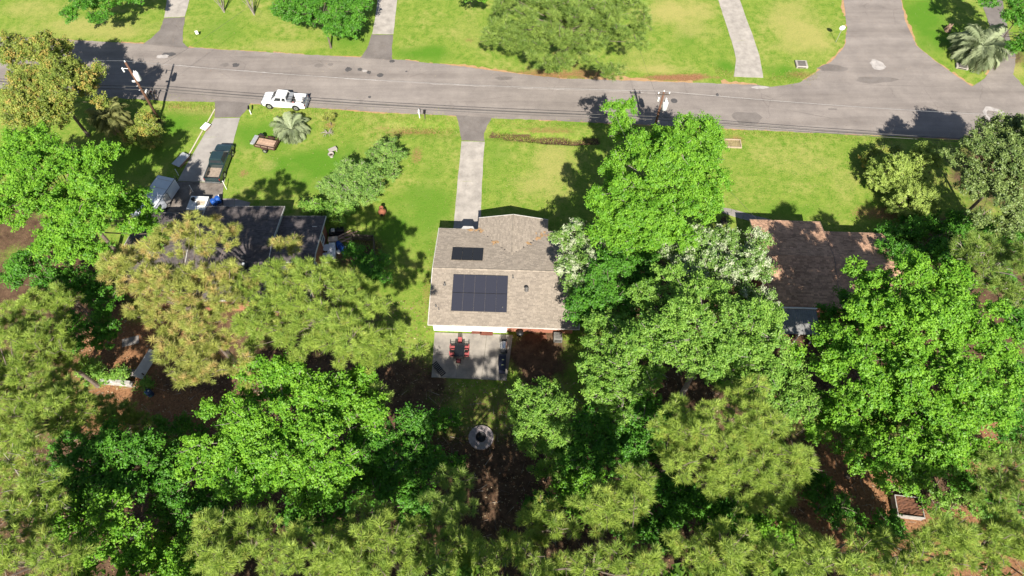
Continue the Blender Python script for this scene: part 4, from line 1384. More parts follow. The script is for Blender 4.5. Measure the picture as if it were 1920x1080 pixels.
# mailboxes
def mailbox(label, px, py, m, h=1.05, sleeve=False, rz=0):
    b = at(px, py)
    t = thing('mailbox', label, 'mailbox', b, rz)
    MB().box((0, 0, h / 2 - .05), (.1, .1, h)).build('post', M_WHITE if sleeve else M_FENCE, t)
    MB().loft([[(.11 * math.cos(a), y, h + .1 + .11 * max(math.sin(a), -.9)) for a in [2 * math.pi * k / 10 for k in range(10)]] for y in (.28, -.26)]).build('box', m, t, False)
    MB().loft([[(.105 * math.cos(a), y, h + .1 + .105 * max(math.sin(a), -.9)) for a in [2 * math.pi * k / 10 for k in range(10)]] for y in (.30, .283)]).build('door', m, t)
    MB().box((.125, .05, h + .2), (.012, .03, .18)).build('flag', M_TAIL, t)
    return t


mailbox('white mailbox on white post at the road left of the middle driveway', 787, 221, M_WHITE, 1.0, True, .05)
mailbox('black mailbox beside the white one at the road left of the middle driveway', 797, 223, M_BLACK, 1.05, False, .05)
mailbox('white mailbox near the reddish pole by the road', 281, 184, M_WHITE, 1.0, False)
mailbox('middle black mailbox of the trio near the reddish pole by the road', 289, 186, M_BLACK, 1.0, False, .1)
mailbox('black mailbox at the road end of the trio near the reddish pole', 296, 185, M_BLACK, 1.0, False, -.1)
mailbox('black mailbox on pale post behind the white pickup', 471, 214, M_BLACK, .95, True, .2)

# utility poles
def pole(label, base, hgt, lean, can_side, arm):
    t = thing('utility_pole', label, 'utility pole', base)
    MB().tube([(0, 0, -.3), (lean[0] * .5, lean[1] * .5, hgt / 2), (lean[0], lean[1], hgt)], [.17, .15, .115], 10).build('shaft', M_POLE, t, True)
    z = hgt - 1.9
    c = (lean[0] * z / hgt + can_side * .48, lean[1] * z / hgt - .1, z - .5)
    o = MB().lathe([(.26, 0), (.3, .05), (.3, .95), (.27, 1.02), (.1, 1.06)], c, 16).build('transformer', M_GREY, t, True)
    for a in (0.6, 2.4):
        MB().lathe([(.04, 1.04), (.07, 1.1), (.04, 1.14), (.07, 1.18), (.03, 1.26)], (c[0] + .14 * math.cos(a), c[1] + .14 * math.sin(a), c[2]), 8).build('bushing', M_WHITE, o)
    MB().box((lean[0] * z / hgt + can_side * .17, lean[1] * z / hgt - .05, z), (.32, .1, .3)).build('bracket', M_RIM, t)
    MB().lathe([(.03, hgt), (.07, hgt + .08), (.04, hgt + .13), (.07, hgt + .18), (.02, hgt + .25)], (lean[0], lean[1], 0), 8).build('insulator', M_WHITE, t)
    if arm:
        MB().box((lean[0], lean[1] - .13, hgt - .25), (1.35, .09, .1)).build('crossarm', M_FENCE, t)
        for x in (-.58, .58):
            MB().lathe([(.03, hgt - .18), (.06, hgt - .1), (.05, hgt - .03), (.08, hgt + .03), (.02, hgt + .1)], (lean[0] + x, lean[1] - .13, 0), 8).build('insulator', M_WHITE, t)
        MB().cham((lean[0] - .5, lean[1] - .3, hgt - .75), (.16, .16, .5), .02).build('fuse_cutout', M_WHITE, t)
        MB().cham((lean[0] + .35, lean[1] - .3, hgt - .85), (.14, .14, .5), .02).build('fuse_cutout', M_WHITE, t)
    else:
        MB().tube([(lean[0], lean[1], hgt - .9), (lean[0] - .7, lean[1] - .05, hgt - .8)], .03, 6).build('standoff_arm', M_RIM, t)
        MB().cham((lean[0] - .7, lean[1] - .05, hgt - 1.0), (.16, .16, .55), .02).build('fuse_cutout', M_WHITE, t)
        MB().cham((lean[0] - .25, lean[1] - .1, hgt - 2.6), (.35, .12, .2), .02).build('splice_box', M_WHITE, t)
    for k in (.62, .55):
        MB().tube([(lean[0] * k, lean[1] * k, hgt * k), (lean[0] * k - .25, lean[1] * k - .12, hgt * k)], .03, 6).build('cable_clamp', M_RIM, t)
    return t


PA = at(299, 225)
PB = Vector((16.25, 56.9, 0))
pole('brown wooden utility pole with white transformer beside the palm, left of the road', PA, 8.6, (-.1, .15), 1, False)
pole('wooden utility pole with crossarm and pale transformer rising from the green tree by the road', PB, 8.9, (.1, -.1), 1, True)
M_WIRE = mat('wire', (.06, .058, .055), .6)
M_WIRE2 = mat('bare_wire', (.5, .5, .5), .4, .6)


def wire(name, label, a, b, sag, r=.018, m=None, grp=None):
    a, b = Vector(a), Vector(b)
    n = 24
    pts = []
    for k in range(n + 1):
        u = k / n
        p = a.lerp(b, u)
        p.z -= sag * 4 * u * (1 - u)
        pts.append(p)
    o = MB().tube(pts, r, 4).build(name, m or M_WIRE, None)
    return tag(o, label, 'wire', grp)


ta, tb_ = PA + Vector((-.1, .15, 8.8)), PB + Vector((.1, -.1, 9.0))
dAB = (tb_ - ta)
far = tb_ + dAB * 1.0
near = ta - dAB * .6
wire('power_line', 'bare top line sagging between the two utility poles above the road', ta, tb_, .7, .009, M_WIRE2)
wire('power_line', 'bare top line running right from the crossarm pole over the road edge', tb_, far, .7, .009, M_WIRE2)
wire('power_line', 'bare top line leaving the brown pole toward the left edge', ta, near, .5, .009, M_WIRE2)
for k, (z, nm) in enumerate(((5.4, 'upper'), (4.95, 'lower'))):
    o = Vector((-.2, -.15, 0))
    wire('service_cable', nm + ' dark cable of the pair strung between the poles across the white pickup', PA + o + Vector((0, 0, z)), PB + o + Vector((0, 0, z)), .55, .032)
    wire('service_cable', nm + ' dark cable of the pair continuing right past the crossarm pole', PB + o + Vector((0, 0, z)), PB + o + dAB * 1.0 + Vector((0, 0, z - dAB.z)), .55, .032)
    wire('service_cable', nm + ' dark cable of the pair running left from the brown pole', PA + o + Vector((0, 0, z)), PA + o - dAB * .6 + Vector((0, 0, z)), .4, .032)
wire('service_drop', 'thin drop wire from the crossarm pole across the road toward the tall pine', PB + Vector((-.1, 0, 7.2)), at(1150, -60, 4.5), .4, .014)
wire('service_drop', 'thin drop wire from the brown pole across the road to the upper lawn', PA + Vector((.1, 0, 6.2)), at(560, -60, 4.0), .5, .014)
wire('service_drop', 'thin drop wire from the crossarm pole down to the brown roofed house', PB + Vector((0, 0, 6.4)), (27, 40, 4.4), .5, .014)

# stop sign on the side street, seen from behind
b = at(1567, 79)
t = thing('road_sign', 'grey backed octagonal road sign on a thin post at the side street corner', 'road sign', b, -.15)
MB().box((0, 0, 1.2), (.06, .05, 2.5)).build('post', M_RIM, t)
oc = [(.38 * math.cos(math.pi / 8 + k * math.pi / 4), .38 * math.sin(math.pi / 8 + k * math.pi / 4)) for k in range(8)]
MB().loft([[(x, .045, 2.2 + z) for x, z in oc], [(x, .035, 2.2 + z) for x, z in oc]]).build('sign_plate', M_GREY, t)
# yard ornament on the upper lawn
b = at(372, 69)
t = thing('yard_flag', 'small white yard flag on a wire stand on the upper left lawn', 'flag', b, .3)
MB().tube([(-.2, 0, 0), (-.2, 0, 1.0), (.22, 0, 1.0)], .015, 5).build('stand', M_BLACK, t)
MB().box((.02, 0, .68), (.36, .012, .55)).build('banner', M_WHITE, t)
b = at(1776, 58)
t = thing('tree_stump', 'broken weathered stump with leaning slabs on the bright lawn beside the pale palm', 'stump', b, .5)
MB().tube([(0, 0, -.1), (.05, .02, .3), (.1, .05, .8)], [.45, .36, .25], 9).build('base', M_PLANK, t)
for k, (x, y, hh, a) in enumerate(((.35, .1, .9, .5), (-.1, .25, 1.1, -.3), (.5, .35, .6, .9))):
    MB().box((x, y, hh / 2), (.3, .1, hh), rz=a, tilt=(.3, 'X')).build('splinter', M_PLANK, t)
# raised bed frame on the right lawn
b = at(1371, 270)
t = thing('garden_bed', 'low timber frame garden bed on the right lawn at the edge of the bright tree', 'garden bed', b, -.05)
M_PINK = mat('pinkish_timber', (.36, .28, .20), .85, var=.2, scale=3)
for x, y, dx, dy in ((0, .62, 2.3, .12), (0, -.62, 2.3, .12), (-1.1, 0, .12, 1.12), (1.1, 0, .12, 1.12)):
    MB().cham((x, y, .09), (dx, dy, .2), .015).build('board', M_PINK, t)
MB().box((0, 0, .05), (2.08, 1.12, .06)).build('soil', mat('dry_bed_soil', (.24, .19, .09), .95, var=.4, scale=5, bump=.6), t)
# dark chair near the walkway
b = at(1357, 418, .3)
t = thing('garden_chair', 'dark brown slatted garden chair beside the curved walkway', 'chair', (b.x, b.y, 0), .25)
for k in range(5):
    MB().box((-.24 + k * .12, .28, .68), (.09, .03, .75), tilt=(-.2, 'X')).build('back_slat', M_FENCE, t)
for k in range(4):
    MB().box((0, -.2 + k * .13, .38), (.6, .1, .03)).build('seat_slat', M_FENCE, t)
for x in (-.28, .28):
    MB().box((x, -.24, .28), (.06, .06, .58)).build('leg', M_FENCE, t)
    MB().box((x, .25, .28), (.06, .06, .58)).build('leg', M_FENCE, t)
    MB().box((x, 0, .58), (.1, .62, .03)).build('armrest', M_FENCE, t)

# old white box in the right back yard, its sagging top full of brown leaves
b = at(1704, 950, .6)
t = thing('leaf_filled_bin', 'old white open topped box full of rusty brown leaves in the right back yard', 'box', (b.x, b.y, 0), -.12)
M_OLDW = mat('dirty_white', (.40, .38, .35), .7, scale=3, rgb2=(.24, .22, .20))
Lx, Ly = 2.3, 1.7
for x, y, dx, dy, h in ((0, Ly / 2, Lx, .06, .72), (0, -Ly / 2, Lx, .07, .78), (-Lx / 2 + .04, 0, .08, Ly - .1, .80), (Lx / 2 - .04, 0, .06, Ly - .1, .72)):
    MB().box((x, y, h / 2), (dx, dy, h)).build('side', M_OLDW, t)
m2 = MB()
N = 14
rg = random.Random(5)
hz = [[.64 + rg.uniform(-.05, .05) - .18 * math.exp(-((i - 5) / 3) ** 2 - ((j - 5) / 4) ** 2) for i in range(N)] for j in range(N)]
m2.add([(-Lx / 2 + .09 + i * (Lx - .18) / (N - 1), -Ly / 2 + .05 + j * (Ly - .1) / (N - 1), hz[j][i]) for j in range(N) for i in range(N)],
       [(j * N + i, j * N + i + 1, (j + 1) * N + i + 1, (j + 1) * N + i) for j in range(N - 1) for i in range(N - 1)])
stuff(m2.build('brown_leaves', mat('brown_leaves', (.17, .072, .036), .95, scale=2, bump=.8, bscale=15, rgb2=(.06, .028, .018)), t))

# left back yard: leaning board, low block wall and a blue drum
b = at(273, 682, .8)
t = thing('leaning_panel', 'long grey panel leaning on its edge in the needle covered left back yard', 'panel', (b.x, b.y, 0), -.28)
MB().box((0, 0, .75), (.95, 2.9, .05), tilt=(.75, 'Y')).build('panel', mat('grey_panel', (.46, .46, .44), .7, var=.15, scale=2), t)
for y in (-1.0, 1.0):
    MB().box((.28, y, .4), (.09, .09, .95)).build('prop', M_FENCE, t)
a, c = at(186, 716, .6), at(250, 722, .6)
t = thing('block_wall', 'low grey block wall overgrown with vine below the needle covered clearing', 'wall', ((a.x + c.x) / 2, a.y, 0), math.atan2(c.y - a.y, c.x - a.x))
L = (c - a).length
M_BLOCK = mat('grey_block', (.40, .38, .35), .9, var=.3, scale=4, bump=.4, tone=.2)
for r in range(4):
    n = int(L / .42)
    for k in range(n):
        MB().cham((-L / 2 + (k + .5 + .25 * (r % 2)) * .42, 0, .1 + r * .205), (.40, .3, .195), .012, tone=random.random()).build('block', M_BLOCK, t, attr=True)
b = at(279, 736, .5)
t = thing('plastic_drum', 'dull blue drum at the end of the low block wall in the left back yard', 'drum', (b.x, b.y, 0))
MB().lathe([(.27, 0), (.29, .06), (.29, .58), (.305, .6), (.29, .62), (.28, .84), (.25, .87), (.02, .87)], (0, 0, 0), 18).build('barrel', mat('dull_blue_plastic', (.03, .07, .15), .6, var=.2), t, True)
MB().lathe([(.07, .87), (.07, .9), (.02, .9)], (.12, 0, 0), 8).build('bung', M_WHITE, t)
for px, py, w, d, rz in ((245, 640, 1.6, .9, .3), (248, 700, 1.3, .8, -.1), (215, 702, 1.0, .7, .2)):
    b = at(px, py)
    o = MB().cham((0, 0, .02), (w, d, .1), .02).build('paving_slab', M_CONC2, None)
    o.location, o.rotation_euler = b, (0, 0, rz)
    tag(o, {245: 'pale concrete slab lying in the needles nearest the orange tinted pine', 248: 'pale slab against the foot of the leaning grey panel', 215: 'pale slab beside the vine on the low block wall'}[px], 'slab')
# ------------------------------------------------------------------ trees
SPECIES = {
    # leaf colours are albedo; rc = clump radius, k = leaves per clump, ls = leaf half length / half width, R = lobe radius
    'sweetgum': dict(m=leaf_mat('sweetgum_leaf', (.06, .20, .010), (.235, .45, .035), trans=.30), rc=.33, k=54, ls=(.105, .072), R=1.05, dens=.92, flat=.8),
    'oak': dict(m=leaf_mat('oak_leaf', (.07, .19, .018), (.275, .45, .07), trans=.28), rc=.29, k=44, ls=(.09, .062), R=.95, dens=.95, flat=.8),
    'shade': dict(m=leaf_mat('dark_green_leaf', (.03, .125, .010), (.125, .32, .026), trans=.28), rc=.33, k=46, ls=(.105, .07), R=1.0, dens=.95, flat=.8),
    'blossom': dict(m=leaf_mat('blossom_leaf', (.07, .17, .025), (.23, .37, .075), alt=(.47, .51, .34), frac=.38, trans=.25), rc=.28, k=46, ls=(.09, .065), R=.95, dens=1.1, flat=.8),
    'magnolia': dict(m=leaf_mat('magnolia_leaf', (.050, .10, .016), (.22, .29, .08), alt=(.26, .29, .15), frac=.02, trans=.12, rough=.48, spec=.35), rc=.34, k=44, ls=(.13, .065), R=1.05, dens=1.05, flat=.8),
    'catkin': dict(m=leaf_mat('catkin_leaf', (.08, .14, .02), (.33, .38, .07), alt=(.43, .31, .08), frac=.22, trans=.26), rc=.34, k=52, ls=(.10, .07), R=1.0, dens=1.1, flat=.8),
    'cedar': dict(m=leaf_mat('cedar_leaf', (.15, .235, .035), (.42, .52, .12), trans=.25), rc=.26, k=60, ls=(.11, .045), R=2.3, dens=1.25, flat=.95),
    'sage': dict(m=leaf_mat('sage_leaf', (.07, .17, .025), (.27, .42, .09), trans=.22), rc=.25, k=46, ls=(.09, .04), R=.62, dens=.72, flat=.8),
    'pine': dict(m=leaf_mat('pine_needle', (.10, .19, .022), (.42, .53, .095), alt=(.42, .29, .09), frac=.04, trans=.26), rc=.33, k=68, ls=(.20, .016), R=.9, dens=.80, flat=.75, pine=True),
    'orange': dict(m=leaf_mat('catkin_pine_needle', (.14, .19, .03), (.48, .50, .12), alt=(.52, .38, .15), frac=.22, trans=.25), rc=.33, k=68, ls=(.20, .016), R=.9, dens=.82, flat=.75, pine=True),
    'bluepine': dict(m=leaf_mat('grey_pine_needle', (.08, .17, .025), (.36, .47, .095), trans=.25), rc=.34, k=70, ls=(.21, .016), R=.9, dens=.78, flat=.75, pine=True),
    'darkpine': dict(m=leaf_mat('dark_pine_needle', (.06, .13, .02), (.30, .40, .08), trans=.2), rc=.42, k=70, ls=(.21, .018), R=1.15, dens=.72, flat=.75, pine=True),
    'woods': dict(m=leaf_mat('woods_leaf', (.06, .14, .015), (.20, .33, .04), trans=.36), rc=.55, k=18, ls=(.22, .17), R=1.5, dens=.5, flat=.8),
}
M_BARK = mat('bark', (.20, .155, .125), .95, scale=4, bump=.6, bscale=12, rgb2=(.11, .085, .07))
M_BARKP = mat('pale_bark', (.34, .30, .26), .95, scale=4, bump=.5, bscale=12, rgb2=(.20, .17, .145))
N_TRI = [0]
GROW = 1.13


def unit(a):
    return a / np.maximum(1e-9, np.linalg.norm(a, axis=1, keepdims=True))


def sphere_dirs(r, n, zmin=-1.0):
    z = r.uniform(zmin, 1, n)
    a = r.uniform(0, 2 * np.pi, n)
    s = np.sqrt(1 - z * z)
    return np.stack([s * np.cos(a), s * np.sin(a), z], 1)


def leaf_object(name, C, N, L, Wd, tone, hue, m, parent, r, tri=False):
    """Many small leaves (rhombi) or needles (triangles) as one mesh; C base points, N leaf normals or needle directions."""
    n = len(C)
    if tri:
        t = unit(np.cross(N, np.array([0, -.35, 1.0]) + .5 * r.normal(size=(n, 3))))
        V = np.stack([C - t * Wd[:, None], C + t * Wd[:, None], C + N * (2 * L)[:, None]], 1)
    else:
        a = unit(np.cross(N, r.normal(size=(n, 3))))
        b = np.cross(N, a)
        droop = N * (L * .25)[:, None]
        V = np.stack([C - a * (L * .75)[:, None] - b * Wd[:, None] - droop, C - a * (L * .75)[:, None] + b * Wd[:, None], C + a * L[:, None]], 1)
    q = V.shape[1]
    V = V.reshape(-1, 3).astype(np.float32)
    me = bpy.data.meshes.new(name)
    me.vertices.add(n * q)
    me.vertices.foreach_set('co', V.ravel())
    me.loops.add(n * q)
    me.loops.foreach_set('vertex_index', np.arange(n * q, dtype=np.int32))
    me.polygons.add(n)
    me.polygons.foreach_set('loop_start', np.arange(0, n * q, q, dtype=np.int32))
    me.polygons.foreach_set('loop_total', np.full(n, q, dtype=np.int32))
    for nm, v in (('tone', tone), ('hue', hue)):
        at_ = me.attributes.new(nm, 'FLOAT', 'FACE')
        at_.data.foreach_set('value', np.clip(v, 0, 1).astype(np.float32))
    me.materials.append(m)
    me.update(calc_edges=True)
    o = bpy.data.objects.new(name, me)
    COL.objects.link(o)
    o.parent = parent
    N_TRI[0] += n
    return o


def lobes_for(ell, S, r):
    out = []
    for e in ell:
        px, py, rx, ry, h = e[:5]
        k = mpp(py, h)
        a, b = rx * k * GROW, ry * k * GROW
        c = at(px, py, h)
        R0 = min(S['R'], .62 * min(a, b) + .15)
        n = max(1, int(round(a * b / (R0 * R0) * 1.05)))
        for i in range(n):
            rho = math.sqrt((i + .5) / n)
            th = i * 2.39996 + r.uniform(-.35, .35)
            R = R0 * r.uniform(.6, 1.25)
            q = rho * (1 + r.uniform(-.12, .12))
            x = c.x + (a - .62 * R) * q * math.cos(th)
            y = c.y + (b - .62 * R) * q * math.sin(th)
            z = h + .45 * min(a, b) * (.55 - q * q) + r.uniform(-1.3, .9) * R0
            out.append((x, y, max(z, R * .7), R))
    return np.array(out)


def tree(name, label, sp_, ell, seed, cat='tree', group=None, trunk=None, rad=None, bare=.3, thin=1.0, pale=False, lean=None):
    """ell: list of (px, py, rx, ry, height) crown masses."""
    S = SPECIES[sp_]
    r = np.random.RandomState(seed)
    lob = lobes_for(ell, S, r)
    wgt = lob[:, 3] ** 2
    ctr = (lob[:, :3] * wgt[:, None]).sum(0) / wgt.sum()
    base = Vector((ctr[0], ctr[1], 0)) if trunk is None else at(*trunk)
    t = thing(name, label, cat, base, 0, group)
    off = np.array(base)
    P, O, IN = [], [], []
    for i, (x, y, z, R) in enumerate(lob):
        n = int(2.6 * math.pi * R * R * S['dens'] * thin / (math.pi * S['rc'] ** 2) * 1.0) + 3
        d = sphere_dirs(r, n, -.25)
        rad_ = R * r.uniform(.62, 1.06, n)
        p = np.array([x, y, z]) + d * rad_[:, None] * np.array([1, 1, S['flat']])
        keep = np.ones(n, bool)
        for j, (X, Y, Z, R2) in enumerate(lob):
            if j != i:
                keep &= (((p - np.array([X, Y, Z])) / np.array([1, 1, S['flat']])) ** 2).sum(1) > (R2 * .72) ** 2
        P.append(p[keep])
        O.append(d[keep])
        m_ = int(n * .22)
        IN.append(np.array([x, y, z]) + sphere_dirs(r, m_) * (R * .62 * r.uniform(0, 1, m_) ** .5)[:, None])
    P, O, IN = np.vstack(P), np.vstack(O), np.vstack(IN)
    P = np.vstack([P, IN])
    O = np.vstack([O, sphere_dirs(r, len(IN), -.2)])
    nc, k = len(P), S['k']
    ct, chue = r.uniform(0, 1, nc), r.uniform(0, 1, nc)
    rc = S['rc'] * r.uniform(.55, 1.4, nc)
    rep = np.repeat(np.arange(nc), k)
    n = len(rep)
    if S.get('pine'):
        up = unit(O[rep] * .6 + np.array([0, 0, .55]))
        d = unit(up * .42 + r.normal(size=(n, 3)) * np.array([.62, .62, .34]))
        st = P[rep] + d * (rc[rep] * r.uniform(.0, .35, n))[:, None] + r.normal(size=(n, 3)) * .05
        Lf = rc[rep] * r.uniform(.38, .62, n)
        Wf = np.full(n, S['ls'][1]) * r.uniform(.8, 1.25, n)
        tone = .5 * ct[rep] + .5 * r.uniform(0, 1, n)
        hue = .8 * chue[rep] + .2 * r.uniform(0, 1, n)
        leaf_object('crown', st - off, d, Lf, Wf, tone, hue, S['m'], t, r, True)
    else:
        ax = unit(O * .7 + r.normal(size=(nc, 3)) * np.array([.65, .65, .35]) + np.array([0, 0, .15]))
        g3 = r.normal(size=(n, 3)) * np.array([1, 1, .75])
        d = unit(g3 + ax[rep] * .9)
        c = P[rep] + (g3 * .40 + ax[rep] * r.uniform(-.5, 1.35, n)[:, None]) * rc[rep][:, None]
        nrm = unit(d * .55 + np.array([0, -.28, .70]) + r.normal(size=(n, 3)) * .38)
        Lf = S['ls'][0] * r.uniform(.65, 1.2, n)
        Wf = S['ls'][1] * r.uniform(.65, 1.2, n)
        tone = .55 * ct[rep] + .45 * r.uniform(0, 1, n)
        hue = .75 * chue[rep] + .25 * r.uniform(0, 1, n)
        leaf_object('crown', c - off, nrm, Lf, Wf, tone, hue, S['m'], t, r)
    # trunk, limbs and twigs
    mb = MB()
    top = Vector(ctr)
    top.z = float(ctr[2]) * .96
    rad = rad or max(.06, .02 * top.z + .025)
    mid = base.lerp(top, .5) + Vector((r.uniform(-.3, .3), r.uniform(-.3, .3), 0)) * (top.z * .06)
    mb.tube([base - base + Vector((0, 0, -.3)), base.lerp(mid, .1) - base, mid - base, top - base], [rad * 1.35, rad, rad * .72, rad * .2], 8)
    big = np.argsort(-lob[:, 3])[:70]
    for q_, i in enumerate(big):
        fat = 1.0 if q_ < 22 else .5
        L = Vector(lob[i, :3]) - base
        f = min(.92, max(.35, (L.z - .35 * math.hypot(L.x - (top - base).x, L.y - (top - base).y)) / max(.5, top.z)))
        s = (mid - base).lerp(top - base, max(0, f * 2 - 1)) if f > .5 else Vector((0, 0, 0)).lerp(mid - base, f * 2)
        m_ = s.lerp(L, .55) + Vector((r.uniform(-.2, .2), r.uniform(-.2, .2), r.uniform(.0, .3)))
        mb.tube([s, m_, L], [rad * .34 * fat, rad * .20 * fat, rad * .09 * fat], 5)
    sel = r.choice(len(P), int(min(len(P) * bare, 260)), replace=False)
    for i in sel:
        p = P[i]
        j = int(np.argmin(((lob[:, :3] - p) ** 2).sum(1)))
        a, b = Vector(lob[j, :3]) - base, Vector(p + (O[i] + np.array([0, -.25, .35])) * S['rc'] * r.uniform(.3, 1.7)) - base
        w = a.lerp(b, .5) + Vector(r.normal(size=3) * .1)
        mb.tube([a.lerp(w, .25), w, b], [.04, .032, .016], 3, cap=False)
    o = mb.build('trunk' if cat == 'tree' else 'stems', M_BARKP if pale else M_BARK, t, False)
    if cat != 'tree':
        stuff(o)
    return t


def bush(*a, **k):
    k.setdefault('cat', 'bush')
    return tree(*a, **k)


# --- street side, left to right
tree('oak_tree', 'yellow brown flowering oak leaning over the road in the upper left corner', 'catkin', [(62, 95, 72, 45, 9), (90, 140, 70, 52, 10), (118, 165, 66, 62, 9.5), (50, 195, 58, 45, 9), (95, 212, 42, 30, 8)], 1, trunk=(166, 254), thin=1.1, bare=.3)
tree('broadleaf_tree', 'dark green tree hanging into the top edge right of the flowering oak', 'shade', [(158, 5, 50, 26, 6), (182, 36, 16, 12, 4), (210, -20, 50, 26, 6.5)], 2, trunk=(195, -40))
tree('broadleaf_tree', 'dense dark green rounded tree at the top edge between two driveways', 'shade', [(600, 5, 84, 42, 6.5), (560, 30, 40, 28, 5.5), (630, 45, 40, 30, 5.0), (675, 0, 28, 25, 6)], 3)
tree('pine_tree', 'large spreading pine on the far side of the road', 'darkpine', [(1000, 20, 80, 45, 11), (1120, 25, 90, 45, 11), (960, 75, 52, 34, 8.5), (1190, 60, 38, 22, 9), (1040, 120, 42, 24, 7.5), (1146, 128, 32, 22, 7.5), (1060, -30, 120, 40, 12), (1100, 90, 40, 30, 9), (1010, 70, 60, 34, 10), (1120, 60, 60, 40, 10.5), (1070, 30, 50, 50, 12), (990, 100, 40, 24, 8), (1060, 75, 30, 22, 9.5)], 4, trunk=(1066, 104), rad=.36, thin=1.15, bare=.35)
tree('broadleaf_tree', 'little leafy spray poking in at the top edge left of the large pine', 'sweetgum', [(888, -6, 30, 12, 6)], 5, trunk=(905, -70))
tree('broadleaf_tree', 'dark tree filling the top right corner behind the pale palm', 'shade', [(1915, 30, 44, 30, 6), (1890, -10, 40, 24, 7), (1930, 80, 26, 30, 4)], 6)
# --- left side
tree('sweetgum_tree', 'big bright green sweetgum covering the left edge beside the box trailer', 'sweetgum', [(40, 285, 70, 52, 10), (120, 315, 90, 60, 11), (60, 385, 80, 55, 11), (160, 390, 80, 60, 11.5), (225, 370, 42, 44, 9.5), (130, 455, 62, 36, 10), (268, 393, 22, 18, 8), (285, 425, 26, 22, 7.5), (15, 350, 40, 50, 10)], 7, bare=.25)
bush('palm_side_bush', 'yellowish bush at the foot of the brown utility pole', 'catkin', [(268, 226, 22, 14, 1.6), (245, 250, 20, 14, 1.2), (285, 250, 26, 18, 1.5)], 8)
tree('pine_tree', 'orange tinted pine towering over the left house roof', 'orange', [(255, 490, 68, 52, 15), (330, 450, 62, 42, 16.5), (395, 440, 56, 44, 16), (330, 540, 105, 62, 15.5), (350, 630, 76, 58, 15), (400, 690, 80, 42, 14), (415, 540, 60, 66, 15), (355, 705, 30, 22, 13.5)], 9, thin=1.05, rad=.3, bare=.3)
tree('pine_tree', 'small orange topped pine poking up in front of the charcoal roof', 'orange', [(524, 468, 18, 22, 10), (551, 470, 20, 26, 10.5)], 10, rad=.14)
tree('pine_tree', 'tall yellow green pine with crown reaching toward the patio', 'pine', [(505, 530, 70, 50, 14), (590, 545, 90, 62, 15.5), (500, 600, 60, 52, 14.5), (655, 600, 82, 58, 16.5), (590, 630, 70, 42, 14.5), (730, 645, 60, 40, 13.5), (675, 535, 36, 32, 15.5), (690, 672, 62, 24, 13)], 11, thin=1.05, rad=.3, bare=.3)
tree('pine_tree', 'small shaded pine just right of the bright lower sweetgum', 'bluepine', [(706, 738, 36, 24, 11)], 12)
tree('sweetgum_tree', 'very bright green sweetgum at lower left with pale bare twigs', 'sweetgum', [(510, 705, 66, 42, 12.5), (580, 730, 66, 46, 13), (440, 770, 56, 48, 12.5), (630, 770, 50, 42, 12.5), (400, 850, 66, 62, 12.5), (500, 830, 78, 66, 14), (590, 850, 66, 62, 13.5), (500, 905, 86, 42, 12.5), (610, 905, 46, 32, 12), (670, 720, 26, 26, 11), (690, 770, 38, 22, 12), (545, 780, 46, 36, 13.5)], 13, bare=.35, pale=True)
tree('broadleaf_tree', 'deep green tree in the shade between lower sweetgum and fire pit', 'shade', [(720, 830, 66, 46, 9.5), (780, 870, 50, 42, 9), (720, 905, 64, 42, 9), (690, 860, 60, 60, 9.5), (785, 805, 38, 30, 8)], 14)
tree('pine_tree', 'pine at the left edge level with the leaning grey panel', 'pine', [(60, 585, 66, 42, 9.5), (40, 655, 62, 46, 10.5), (110, 560, 42, 30, 8.5), (105, 640, 42, 36, 9.5), (60, 720, 66, 42, 10.5), (140, 690, 22, 22, 5)], 15, bare=.3)
tree('pine_tree', 'pine with grey limbs at the left edge below the low block wall', 'pine', [(30, 790, 56, 50, 13.5), (95, 770, 50, 36, 12.5), (140, 735, 38, 30, 11), (155, 775, 36, 28, 11)], 16, bare=.35)
tree('pine_tree', 'sunlit pine with forked trunk near the bottom left corner', 'pine', [(40, 880, 56, 52, 15), (85, 930, 42, 42, 14.5), (30, 960, 46, 40, 15)], 17, bare=.4, pale=True)
tree('pine_tree', 'pine filling the bottom left corner', 'pine', [(40, 1030, 62, 46, 15), (100, 1050, 52, 38, 14.5), (-10, 1060, 50, 50, 15)], 18, bare=.35)
tree('broadleaf_tree', 'dark green tree below the clearing at lower left', 'shade', [(170, 830, 62, 46, 9.5), (240, 850, 60, 46, 9.5), (150, 880, 56, 46, 9), (260, 900, 52, 42, 9), (190, 920, 60, 42, 8.5), (295, 860, 36, 36, 8.5)], 19)
tree('broadleaf_tree', 'fresh green sunlit tree near the bottom edge right of the corner pine', 'sweetgum', [(205, 965, 42, 36, 10.5), (225, 1010, 50, 40, 11), (170, 1040, 46, 38, 10.5), (250, 1050, 44, 34, 10.5)], 20, thin=.9)
tree('sapling', 'slim sapling alone in the dark gap at the bottom left', 'sweetgum', [(308, 1020, 20, 30, 6.5)], 21, thin=.7)
tree('broadleaf_tree', 'dull green tree in shade left of the bright lower sweetgum', 'shade', [(320, 930, 42, 36, 7.5), (350, 950, 40, 30, 7.5)], 22)
tree('broadleaf_tree', 'dark shaded tree filling the left edge under the big sweetgum', 'shade', [(50, 500, 62, 36, 6), (130, 530, 60, 36, 6), (190, 560, 30, 30, 5.5), (140, 620, 44, 40, 6), (190, 610, 30, 36, 5)], 23)
bush('vine', 'green vine spilling over the low grey block wall', 'oak', [(195, 706, 26, 9, .9), (228, 702, 18, 9, .9), (275, 726, 15, 15, .9)], 24)
